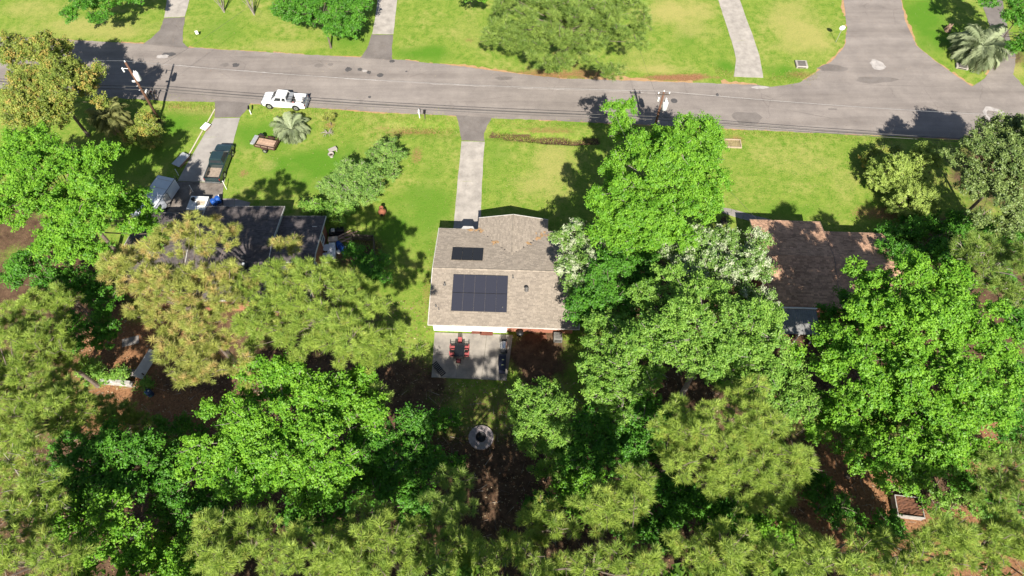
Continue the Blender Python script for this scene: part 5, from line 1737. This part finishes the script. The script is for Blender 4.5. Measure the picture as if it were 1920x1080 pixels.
# --- middle
bush('bush', 'green shrub beside the clutter at the brick gable', 'shade', [(690, 495, 36, 26, 3.0), (668, 480, 20, 14, 2.5), (705, 525, 28, 22, 2.5)], 25)
bush('bush', 'low yellow green bush along the front of the charcoal house', 'oak', [(580, 388, 28, 13, 1.5), (605, 392, 24, 14, 1.5), (640, 400, 30, 16, 1.6)], 26)
tree('small_tree', 'sage green wispy tree on the front lawn of the left house', 'sage', [(640, 338, 36, 34, 3.2), (678, 338, 36, 34, 3.4), (665, 365, 38, 22, 3.0), (622, 350, 20, 22, 2.4), (662, 312, 28, 18, 3.2)], 27, thin=1.0, bare=.3, pale=True)
tree('small_tree', 'smaller sage green tree touching the wispy one on its upper right', 'sage', [(722, 282, 30, 26, 3.0), (712, 315, 32, 22, 2.6), (735, 300, 18, 22, 2.6)], 28, thin=.85, bare=.35)
bush('bush', 'reddish dry bush between the road and the short bench', 'orange', [(620, 226, 14, 8, .9)], 29, thin=.7)
tree('broadleaf_tree', 'mid green tree growing right of the fire pit', 'oak', [(1000, 735, 44, 32, 8.5), (1030, 770, 46, 40, 8.5), (985, 785, 36, 36, 8), (1040, 815, 34, 36, 7.5), (1000, 830, 34, 26, 6.5)], 30)
tree('blossom_tree', 'white blossoming tree overhanging the right end of the tan roof', 'blossom', [(1072, 450, 38, 40, 7), (1095, 500, 42, 42, 7.2), (1115, 460, 36, 36, 7), (1085, 540, 26, 26, 6.5)], 31)
tree('broadleaf_tree', 'deep green tree between the two white blossoming trees', 'shade', [(1150, 520, 60, 46, 8.5), (1120, 560, 50, 36, 8), (1190, 485, 46, 40, 8.5), (1100, 580, 40, 26, 7.5), (1180, 560, 46, 36, 8), (1215, 520, 30, 36, 8)], 32)
tree('sweetgum_tree', 'tall bright green sweetgum in the front yard reaching over the road edge', 'sweetgum', [(1158, 222, 30, 36, 9), (1180, 300, 56, 52, 11), (1230, 255, 34, 32, 10), (1262, 310, 62, 62, 11.5), (1310, 245, 48, 36, 10), (1325, 315, 34, 62, 10), (1180, 385, 70, 50, 11.5), (1275, 385, 62, 42, 11), (1130, 400, 42, 26, 10), (1230, 430, 74, 36, 10.5), (1170, 440, 60, 36, 10), (1320, 380, 28, 30, 9), (1222, 335, 42, 36, 11.5)], 33, bare=.28, pale=True)
tree('blossom_tree', 'larger white blossoming tree left of the brown roof', 'blossom', [(1290, 460, 52, 32, 8.5), (1350, 455, 52, 32, 8.5), (1400, 480, 42, 42, 8.5), (1310, 500, 62, 36, 9), (1385, 525, 56, 42, 9), (1420, 560, 32, 32, 8), (1425, 445, 22, 18, 7.5)], 34)
tree('oak_tree', 'spreading light green oak in the middle of the trees right of the tan house', 'oak', [(1250, 545, 56, 42, 12), (1330, 560, 66, 42, 12), (1290, 610, 82, 52, 13), (1390, 610, 66, 52, 12.5), (1430, 650, 50, 46, 12), (1340, 670, 80, 46, 12.5), (1230, 640, 62, 42, 12), (1440, 590, 36, 36, 11.5), (1420, 710, 50, 30, 11)], 35, bare=.4, pale=True, thin=.95)
tree('oak_tree', 'smaller grey green oak behind the brick back wall of the tan house', 'oak', [(1150, 600, 46, 36, 9.5), (1130, 650, 44, 42, 9.5), (1190, 640, 46, 42, 10), (1150, 700, 62, 42, 9.5), (1210, 705, 46, 36, 9.5), (1110, 700, 28, 34, 8.5), (1165, 745, 56, 32, 9)], 36, bare=.4, pale=True, thin=.85)
tree('broadleaf_tree', 'shadowy tree low between fire pit and lower right pine', 'shade', [(1130, 800, 56, 42, 7), (1190, 830, 62, 46, 7), (1110, 850, 40, 30, 6.5), (1220, 780, 50, 36, 7.5), (1090, 880, 32, 26, 6)], 37)
tree('broadleaf_tree', 'shaded green tree in the hollow above the bottom pines', 'shade', [(1250, 930, 62, 46, 8), (1320, 960, 66, 42, 8), (1230, 985, 62, 36, 8), (1390, 970, 46, 36, 7.5), (1200, 900, 36, 32, 7)], 38)
tree('pine_tree', 'broad pale pine at lower right of centre beside the brown gap', 'pine', [(1400, 760, 66, 50, 13.5), (1280, 800, 66, 46, 13.5), (1350, 820, 82, 62, 15), (1440, 830, 62, 56, 14), (1320, 880, 72, 46, 14), (1410, 900, 78, 52, 14), (1490, 870, 44, 36, 13), (1450, 945, 44, 32, 12.5), (1260, 850, 34, 30, 12.5)], 39, bare=.35, rad=.3)
# --- right side
tree('sweetgum_tree', 'huge vivid green sweetgum below the brown roof', 'sweetgum', [(1620, 520, 38, 36, 12.5), (1690, 525, 60, 42, 14), (1770, 545, 66, 46, 13), (1650, 590, 78, 52, 13.5), (1750, 610, 92, 56, 14.5), (1560, 650, 62, 46, 11.5), (1840, 610, 56, 56, 13.5), (1650, 680, 86, 52, 13), (1870, 690, 46, 56, 13), (1770, 700, 92, 56, 14), (1680, 745, 82, 32, 12), (1850, 765, 62, 46, 12.5), (1560, 690, 36, 26, 11), (1800, 770, 60, 40, 12.5)], 40, bare=.25)
tree('broadleaf_tree', 'mid green tree below the huge vivid sweetgum', 'sweetgum', [(1590, 800, 66, 40, 9), (1560, 760, 46, 32, 8.5), (1650, 845, 72, 42, 9.5), (1740, 850, 72, 46, 9.5), (1700, 890, 62, 22, 8.5), (1780, 820, 60, 40, 9.5), (1830, 850, 30, 30, 8)], 41, thin=.9)
tree('broadleaf_tree', 'dark tree in the shade under the left side of the vivid sweetgum', 'shade', [(1590, 580, 42, 36, 6.5), (1620, 610, 42, 26, 6), (1720, 790, 60, 30, 7), (1640, 770, 50, 30, 7)], 42)
tree('magnolia_tree', 'glossy dark magnolia with pale flecks at the right edge by the road', 'magnolia', [(1850, 285, 66, 52, 8.5), (1900, 240, 42, 42, 8.5), (1850, 340, 44, 46, 8.5), (1900, 330, 52, 62, 9), (1890, 400, 52, 36, 8), (1950, 280, 60, 80, 9)], 43)
bush('cedar_shrub', 'round pale green cedar shrub on the right lawn', 'cedar', [(1698, 340, 72, 64, 2.4), (1702, 330, 40, 36, 3.4)], 44, thin=1.3)
bush('bush', 'russet brown topped bush tucked against the round cedar', 'catkin', [(1648, 284, 26, 12, 1.6), (1632, 300, 16, 18, 1.5), (1676, 276, 20, 8, 1.6)], 45)
tree('broadleaf_tree', 'shaded green tree between round cedar and brown roof', 'shade', [(1695, 440, 50, 22, 2.2), (1760, 430, 52, 26, 2.4), (1740, 408, 40, 14, 1.5), (1685, 470, 44, 26, 3.5), (1800, 450, 40, 30, 4), (1840, 420, 40, 30, 5), (1730, 470, 40, 26, 3.5)], 46)
tree('pine_tree', 'grey green shaded pine at the right edge below the magnolia', 'bluepine', [(1850, 460, 50, 32, 10.5), (1900, 490, 46, 42, 11), (1830, 500, 40, 30, 10), (1905, 540, 40, 32, 10)], 47, bare=.45, pale=True, thin=1.2)
tree('broadleaf_tree', 'dark leafy tree filling the shade under the grey green pine at the right edge', 'shade', [(1850, 520, 50, 36, 6), (1800, 480, 44, 30, 5.5), (1900, 590, 40, 34, 6.5), (1920, 450, 36, 40, 6)], 69)
tree('broadleaf_tree', 'shaded leafy tree at the far right edge above the corner pine', 'shade', [(1880, 960, 40, 30, 6), (1830, 905, 34, 26, 5), (1905, 830, 30, 34, 6)], 70)
tree('broadleaf_tree', 'mid green leafy tree between the two left edge pines near the bottom', 'sweetgum', [(130, 975, 40, 34, 9), (120, 1000, 34, 30, 9), (150, 950, 30, 26, 8.5)], 71)
tree('pine_tree', 'short pine standing below the low block wall in the left clearing', 'bluepine', [(215, 778, 44, 28, 7), (190, 760, 30, 20, 6), (250, 790, 30, 22, 6.5)], 72)
tree('broadleaf_tree', 'leafy green tree at the bottom edge between sapling and bottom pine', 'sweetgum', [(300, 1060, 50, 30, 9), (340, 1040, 34, 26, 8.5), (345, 1065, 36, 26, 9)], 73)
tree('broadleaf_tree', 'mid green leafy tree under the bottom pines left of the star tufted one', 'sweetgum', [(1080, 940, 34, 26, 6), (1060, 915, 28, 22, 6), (1100, 905, 30, 24, 6)], 74)
tree('pine_tree', 'thin pine at the right edge above the leaf filled box', 'bluepine', [(1880, 870, 42, 36, 9), (1900, 920, 40, 36, 9.5), (1850, 905, 30, 26, 8), (1925, 850, 30, 30, 9), (1850, 940, 30, 22, 6)], 48, bare=.4)
bush('bush', 'sparse sunlit bush right of the leaf filled box', 'oak', [(1785, 930, 26, 26, 2.6), (1775, 955, 22, 18, 2.2), (1812, 905, 20, 20, 2.4)], 49, thin=.7)
tree('broadleaf_tree', 'dark low tree in the brown gap below the clearing at lower left', 'shade', [(400, 940, 46, 30, 7), (330, 985, 40, 26, 6)], 64)
tree('pine_tree', 'pine whose crown fills the left edge between the leaning panel and the corner', 'pine', [(105, 690, 36, 28, 9.5), (20, 640, 50, 50, 10.5), (-30, 720, 60, 60, 11), (20, 790, 50, 40, 11)], 65)
tree('broadleaf_tree', 'shaded tree crown between the fire pit tree and the star tufted pine', 'shade', [(1060, 850, 36, 36, 6.5), (1150, 860, 50, 36, 7), (1180, 790, 40, 30, 7)], 66)
tree('broadleaf_tree', 'dim green tree at the right edge under the vivid sweetgum', 'shade', [(1890, 780, 36, 36, 6), (1910, 600, 30, 40, 6), (1905, 700, 30, 50, 6)], 67)
tree('oak_tree', 'dull green oak low in the hollow left of the huge vivid sweetgum', 'oak', [(1480, 700, 40, 40, 8), (1500, 760, 46, 36, 8.5), (1460, 760, 36, 30, 8.5)], 68)
for k_, (lb, sp_, px, py, rx, ry, h) in enumerate((
        ('low dark bush in the left clearing below the orange tinted pine', 'shade', 330, 800, 44, 26, 1.6), ('sunlit bush at the lower left of the needle clearing', 'oak', 160, 690, 30, 20, 1.5),
        ('bush at the foot of the deep green tree, left of the fire pit', 'shade', 830, 790, 26, 24, 1.4), ('small dark bush at the lower left of the fire pit', 'shade', 840, 870, 26, 20, 1.2),
        ('bush in the brown gap under the fire pit', 'shade', 1010, 945, 26, 20, 1.6), ('ragged bush at the lower right of the fire pit', 'oak', 1020, 885, 22, 18, 1.5),
        ('bush left of the leaf filled box', 'shade', 1560, 950, 42, 26, 2.0), ('sunlit bush hanging over the top edge of the leaf filled box', 'sweetgum', 1690, 905, 36, 18, 3.0),
        ('dark bush below the leaf filled box', 'shade', 1640, 985, 50, 24, 2.2), ('bush on the brown slope at the right edge', 'oak', 1850, 850, 30, 20, 1.8),
        ('bush in the hollow right of the grey green oak', 'shade', 1530, 760, 36, 26, 2.0), ('dark bush at the upper end of the brown clearing', 'shade', 1520, 900, 34, 24, 2.4),
        ('small bush among needles at the bottom right', 'oak', 1850, 950, 30, 24, 2.2))):
    bush('bush', lb, sp_, [(px, py, rx, ry, h), (px + rx * .7, py + 8, rx * .5, ry * .6, h * .8)], 200 + k_, thin=.8)
# --- bottom row
BR = 'pines along the bottom edge'
tree('pine_tree', 'bottom edge pine below the bright lower sweetgum, left of centre', 'pine', [(420, 1000, 62, 36, 15), (480, 985, 50, 30, 14.5), (400, 1050, 62, 36, 15.5), (500, 1035, 62, 36, 15.5)], 50, group=BR, bare=.3)
tree('pine_tree', 'layered bottom edge pine just left of the dark gap under the fire pit', 'pine', [(700, 965, 56, 26, 13), (740, 1000, 66, 36, 15), (670, 1010, 52, 36, 15), (770, 1040, 56, 32, 15), (690, 1060, 60, 30, 15.5)], 51, group=BR, bare=.3)
tree('pine_tree', 'bottom edge pine between the two sweetgum shadows, cut by the frame', 'pine', [(590, 1010, 50, 30, 14), (590, 1060, 66, 36, 15.5), (640, 1035, 30, 26, 14)], 52, group=BR, bare=.3)
tree('pine_tree', 'dark slender pine beside the shaded drive of brown ground', 'bluepine', [(850, 905, 32, 42, 13.5), (830, 950, 42, 40, 14.5), (868, 955, 26, 36, 14)], 53, group=BR)
tree('pine_tree', 'bottom edge pine straddling the centre line below the dark gap', 'pine', [(870, 1020, 56, 32, 14.5), (920, 1050, 56, 30, 15), (850, 1060, 50, 30, 15), (960, 1020, 30, 26, 13.5)], 54, group=BR, bare=.3)
tree('pine_tree', 'star tufted pine standing clear right of the brown gap', 'pine', [(1145, 925, 42, 32, 14), (1190, 905, 34, 36, 14.5), (1120, 960, 50, 36, 15), (1170, 960, 50, 36, 15), (1190, 925, 26, 32, 14)], 55, group=BR, bare=.25)
tree('pine_tree', 'small pine with rounded tufts left of the star tufted one', 'pine', [(1025, 965, 38, 32, 13), (1060, 1000, 34, 30, 13.5), (1000, 1000, 30, 30, 13)], 56, group=BR, bare=.25)
tree('pine_tree', 'bottom edge pine below the star tufted one', 'pine', [(1010, 1055, 50, 32, 15), (1080, 1060, 52, 32, 15.5), (1140, 1040, 46, 30, 15), (1200, 1062, 56, 26, 15.5)], 57, group=BR, bare=.3)
tree('pine_tree', 'bottom edge pine below the broad pale pine', 'pine', [(1290, 1030, 62, 36, 14.5), (1370, 1010, 62, 36, 14.5), (1350, 1060, 70, 32, 15.5), (1430, 1045, 56, 36, 15)], 58, group=BR, bare=.3)
tree('pine_tree', 'bottom edge pine below the brown clearing', 'pine', [(1530, 1020, 42, 32, 15), (1580, 1050, 66, 36, 17), (1630, 1015, 46, 32, 15.5), (1500, 1060, 50, 30, 17)], 59, group=BR, bare=.3)
tree('pine_tree', 'bottom edge pine below the leaf filled box', 'pine', [(1700, 1015, 50, 36, 15.5), (1760, 1030, 60, 42, 17), (1690, 1060, 66, 32, 17.5), (1770, 990, 40, 24, 14)], 60, group=BR, bare=.3, thin=1.2)
tree('pine_tree', 'pine in the bottom right corner', 'pine', [(1850, 1040, 62, 42, 14.5), (1900, 990, 46, 42, 13.5), (1840, 1000, 36, 26, 13), (1930, 1050, 40, 40, 14.5)], 61, group=BR, bare=.35, thin=1.25)
tree('broadleaf_tree', 'deep green tree wedged between bottom edge pines and the dark hollow', 'shade', [(780, 940, 42, 32, 8), (560, 960, 62, 26, 8), (640, 945, 46, 26, 8.5)], 62)
tree('broadleaf_tree', 'fresh green tree at the bottom edge left of the brown clearing', 'sweetgum', [(1468, 1010, 36, 32, 10), (1430, 1000, 30, 26, 9)], 63, thin=.8)

# woods going on behind the camera side of the frame: they shade the forest floor
rw = random.Random(3)
protos, i = [], 0
for py, h, step, off_ in ((1165, 13.0, 215, 0), (1300, 14.5, 230, 90), (1470, 16.5, 250, 30), (1680, 17.5, 270, 130), (1900, 17, 300, 0)):
    for px in range(-60 + off_, 2050, step):
        x, y, hh = px + rw.uniform(-50, 50), py + rw.uniform(-20, 20), h + rw.uniform(-1, 1.5)
        if len(protos) < 4:
            t = tree('broadleaf_tree', 'tree of the woods standing just below the bottom edge of the picture', 'woods', [(x, y, 100, 70, hh), (x + 70, y + 45, 56, 44, hh - 2), (x - 80, y + 30, 50, 40, hh - 2.5)], 80 + i, group='woods below the frame', bare=.02)
            protos.append((t, hh))
        else:
            p, ph = protos[i % 4]
            t = copy_tree(p)
            t.location = at(x, y, hh)
            t.location.z = 0
            t.rotation_euler = (0, 0, rw.uniform(0, 6.28))
            t.scale = (rw.uniform(.85, 1.1),) * 2 + (hh / ph,)
        i += 1
for k_, (px, py, h) in enumerate(((790, 1118, 20.5), (868, 1135, 21), (955, 1120, 20.5), (1010, 1190, 19))):
    tree('pine_tree', 'slim tall pine standing just below the bottom edge of the picture', 'bluepine', [(px, py, 66, 34, h), (px + 24, py + 26, 40, 26, h - 1.5), (px - 30, py + 20, 36, 24, h - 2)], 140 + k_, group='slim pines below the frame', thin=.6)


# ------------------------------------------------------------------ palms
M_FROND = leaf_mat('pale_frond', (.20, .25, .13), (.40, .45, .27), trans=.2, rough=.45)
M_FROND2 = leaf_mat('green_frond', (.12, .15, .05), (.34, .34, .13), trans=.2, rough=.45)
M_DEADF = leaf_mat('dead_frond', (.22, .15, .07), (.42, .33, .18), trans=.1)
M_HUSK = mat('palm_husk', (.20, .14, .09), .95, scale=6, bump=.8)


def palm(label, px, py, trunk_h, length, n, m, seed):
    base = at(px, py)
    t = thing('palm', label, 'palm', base, 0)
    r = np.random.RandomState(seed)
    MB().tube([(0, 0, -.2), (.03, .02, trunk_h * .5), (0, 0, trunk_h)], [.30, .24, .26], 10).build('trunk', M_HUSK, t)
    for i in range(n):
        az = i * 2.39996 + r.uniform(-.2, .2)
        el = math.radians(78) * (1 - (i / n) ** .8) + math.radians(-8)
        L = length * r.uniform(.65, 1.15)
        bend = r.uniform(70, 135)
        twist = r.uniform(-.35, .35)
        d = np.array([math.cos(az), math.sin(az), 0])
        side = np.array([-math.sin(az), math.cos(az), 0])
        pts, p, e = [], np.array([0, 0, trunk_h]) + d * .1, el
        ns = 26
        for k in range(ns):
            pts.append(p.copy())
            p = p + (d * math.cos(e) + np.array([0, 0, math.sin(e)])) * L / ns
            az += twist / ns
            d = np.array([math.cos(az), math.sin(az), 0])
            e -= math.radians(bend) / ns * (.4 + 1.1 * k / ns)
        C, N, Ls, Ws = [], [], [], []
        V, F = [], []
        w0 = .035
        for k in range(ns - 1):                # midrib
            b0 = len(V)
            V += [pts[k] - side * w0 * (1 - k / ns), pts[k] + side * w0 * (1 - k / ns), pts[k + 1] + side * w0 * (1 - (k + 1) / ns), pts[k + 1] - side * w0 * (1 - (k + 1) / ns)]
            F.append((b0, b0 + 1, b0 + 2, b0 + 3))
        for k in range(4, ns - 1):
            tan = unit((pts[k + 1] - pts[k])[None])[0]
            up = np.cross(side, tan) * -1
            ll = length * .28 * math.sin(math.pi * min(1, (k - 2) / (ns - 1))) ** .6 + .08
            for s in (-1, 1):
                for h_ in (0, .5):
                    q = pts[k] * (1 - h_) + pts[k + 1] * h_
                    dd = unit((side * s * .75 + tan * .65 - np.array([0, 0, .25]) + up * .15 + r.normal(size=3) * .10)[None])[0]
                    ww = tan * .017
                    b0 = len(V)
                    V += [q - ww, q + ww, q + dd * ll * .6 + ww * .7, q + dd * ll - np.array([0, 0, .3 * ll])]
                    F.append((b0, b0 + 1, b0 + 2, b0 + 3))
        mb = MB()
        mb.v, mb.f = [tuple(v) for v in V], F
        mb.t = list(np.clip(r.uniform(0, .6) + r.uniform(0, .4, len(F)), 0, 1))
        mb.build('frond', M_DEADF if (i > n * .86 and r.uniform() < .6) else m, t, attr=True)
    return t


palm('silvery pindo palm on the lawn between the white pickup and the utility trailer', 549, 250, .6, 2.35, 58, M_FROND, 1)
palm('large pale drooping palm at the side street corner', 1826, 108, 1.5, 3.7, 80, M_FROND, 2)
palm('half shaded green palm beneath the flowering oak', 224, 246, 2.4, 2.4, 48, M_FROND2, 3)
# dead palm clump below the reddish bush
b = at(616, 252)
t = thing('dead_palm', 'grey withered clump of dead fronds on the lawn above the concrete bench', 'dead plant', b)
r = np.random.RandomState(9)
for i in range(16):
    az = r.uniform(0, 6.28)
    L = r.uniform(.5, 1.0)
    p = [Vector((math.cos(az) * L * u, math.sin(az) * L * u, .12 + .35 * math.sin(u * 2.6))) for u in (0, .3, .6, 1)]
    MB().tube(p, [.04, .035, .03, .01], 4).build('frond', M_BARKP, t)
# bare multi-stemmed crape myrtles at the top edge
for px, py, lb, sd in ((420, 23, 'bare stemmed vase shaped shrub at the top edge, nearer the driveway', 1), (477, 28, 'bare stemmed vase shaped shrub at the top edge, nearer the dark tree', 2)):
    t = thing('crape_myrtle', lb, 'shrub', at(px, py))
    r = np.random.RandomState(sd)
    for i in range(11):
        az, sp2 = r.uniform(0, 6.28), r.uniform(.3, 1.1)
        p = [Vector((math.cos(az) * sp2 * u ** 1.3, math.sin(az) * sp2 * u ** 1.3, 3.0 * u)) + Vector(r.normal(size=3) * .04) for u in (0, .3, .6, 1)]
        MB().tube(p, [.06, .05, .04, .015], 5).build('stem', M_BARKP, t)
# weeds and grass tufts along the ditch, the verges and the lawn edges
r = np.random.RandomState(12)
C, T = [], []
for (a, b_, w, n) in (((735, 244), (855, 246), 1.1, 1500), ((925, 252), (1000, 263), .8, 1500), ((1000, 263), (1120, 266), .8, 1500), ((480, 208), (850, 226), 1.2, 3500), ((310, 196), (400, 202), 1.0, 1200),
                      ((925, 230), (1120, 238), .6, 1400), ((1360, 248), (1680, 264), .6, 1600), ((1440, 150), (1530, 140), .9, 1200), ((590, 240), (720, 250), 2.2, 1500), ((1340, 130), (1374, 143), .8, 500),
                      ((570, 395), (640, 405), 1.4, 1200), ((815, 440), (800, 600), .5, 900), ((660, 440), (720, 470), 1.5, 900)):
    p, q = np.array(at(*a)), np.array(at(*b_))
    n = int(n * .6)
    u = r.uniform(0, 1, n)
    C.append(p + (q - p) * u[:, None] + np.stack([r.normal(size=n) * .3, r.normal(size=n) * w * .75 * r.uniform(.2, 1.3, n), np.zeros(n)], 1))
C = np.vstack(C)
n = len(C)
C[:, 2] = 0
d = unit(r.normal(size=(n, 3)) * .5 + np.array([0, 0, .8]))
g = leaf_object('grass', C, d, r.uniform(.04, .13, n), r.uniform(.015, .035, n), r.uniform(0, 1, n), r.uniform(0, 1, n), leaf_mat('tall_grass', (.14, .21, .02), (.30, .33, .07), alt=(.36, .24, .10), frac=.2, trans=.2), None, r, True)
stuff(g)
n = 26000
X, Y = r.uniform(-46, 46, n), r.uniform(6, 36, n)
ok = (np.abs(X + .6) > 7.6) | (Y < 27)
C = np.stack([X, Y, np.full(n, .03)], 1)[ok]
n = len(C)
big_ = len(C)
C = np.vstack([C, np.stack([r.uniform(-55, 60, 7000), r.uniform(40, 62, 7000), np.full(7000, .03)], 1), np.stack([r.uniform(-55, 60, 5000), r.uniform(69, 86, 5000), np.full(5000, .03)], 1)])
n = len(C)
stuff(leaf_object('fallen_leaves', C, unit(r.normal(size=(n, 3)) * .35 + np.array([0, 0, 1])), np.where(np.arange(n) < big_, r.uniform(.05, .14, n), r.uniform(.02, .06, n)), np.where(np.arange(n) < big_, r.uniform(.03, .08, n), r.uniform(.015, .035, n)), r.uniform(0, 1, n), r.uniform(0, 1, n),
                  leaf_mat('dead_leaf', (.08, .04, .02), (.32, .18, .09), alt=(.46, .38, .24), frac=.15, trans=.1), None, r))
n = 1600
C = np.stack([r.uniform(-46, 46, n), r.uniform(6, 27, n), np.full(n, .05)], 1)
stuff(leaf_object('twigs', C, unit(r.normal(size=(n, 3)) * np.array([1, 1, .08])), r.uniform(.2, .9, n), r.uniform(.01, .03, n), r.uniform(0, 1, n), r.uniform(0, 1, n),
                  leaf_mat('dead_twig', (.16, .12, .09), (.40, .34, .28), trans=.02), None, r, True))
print('LEAF TRIANGLES', N_TRI[0])
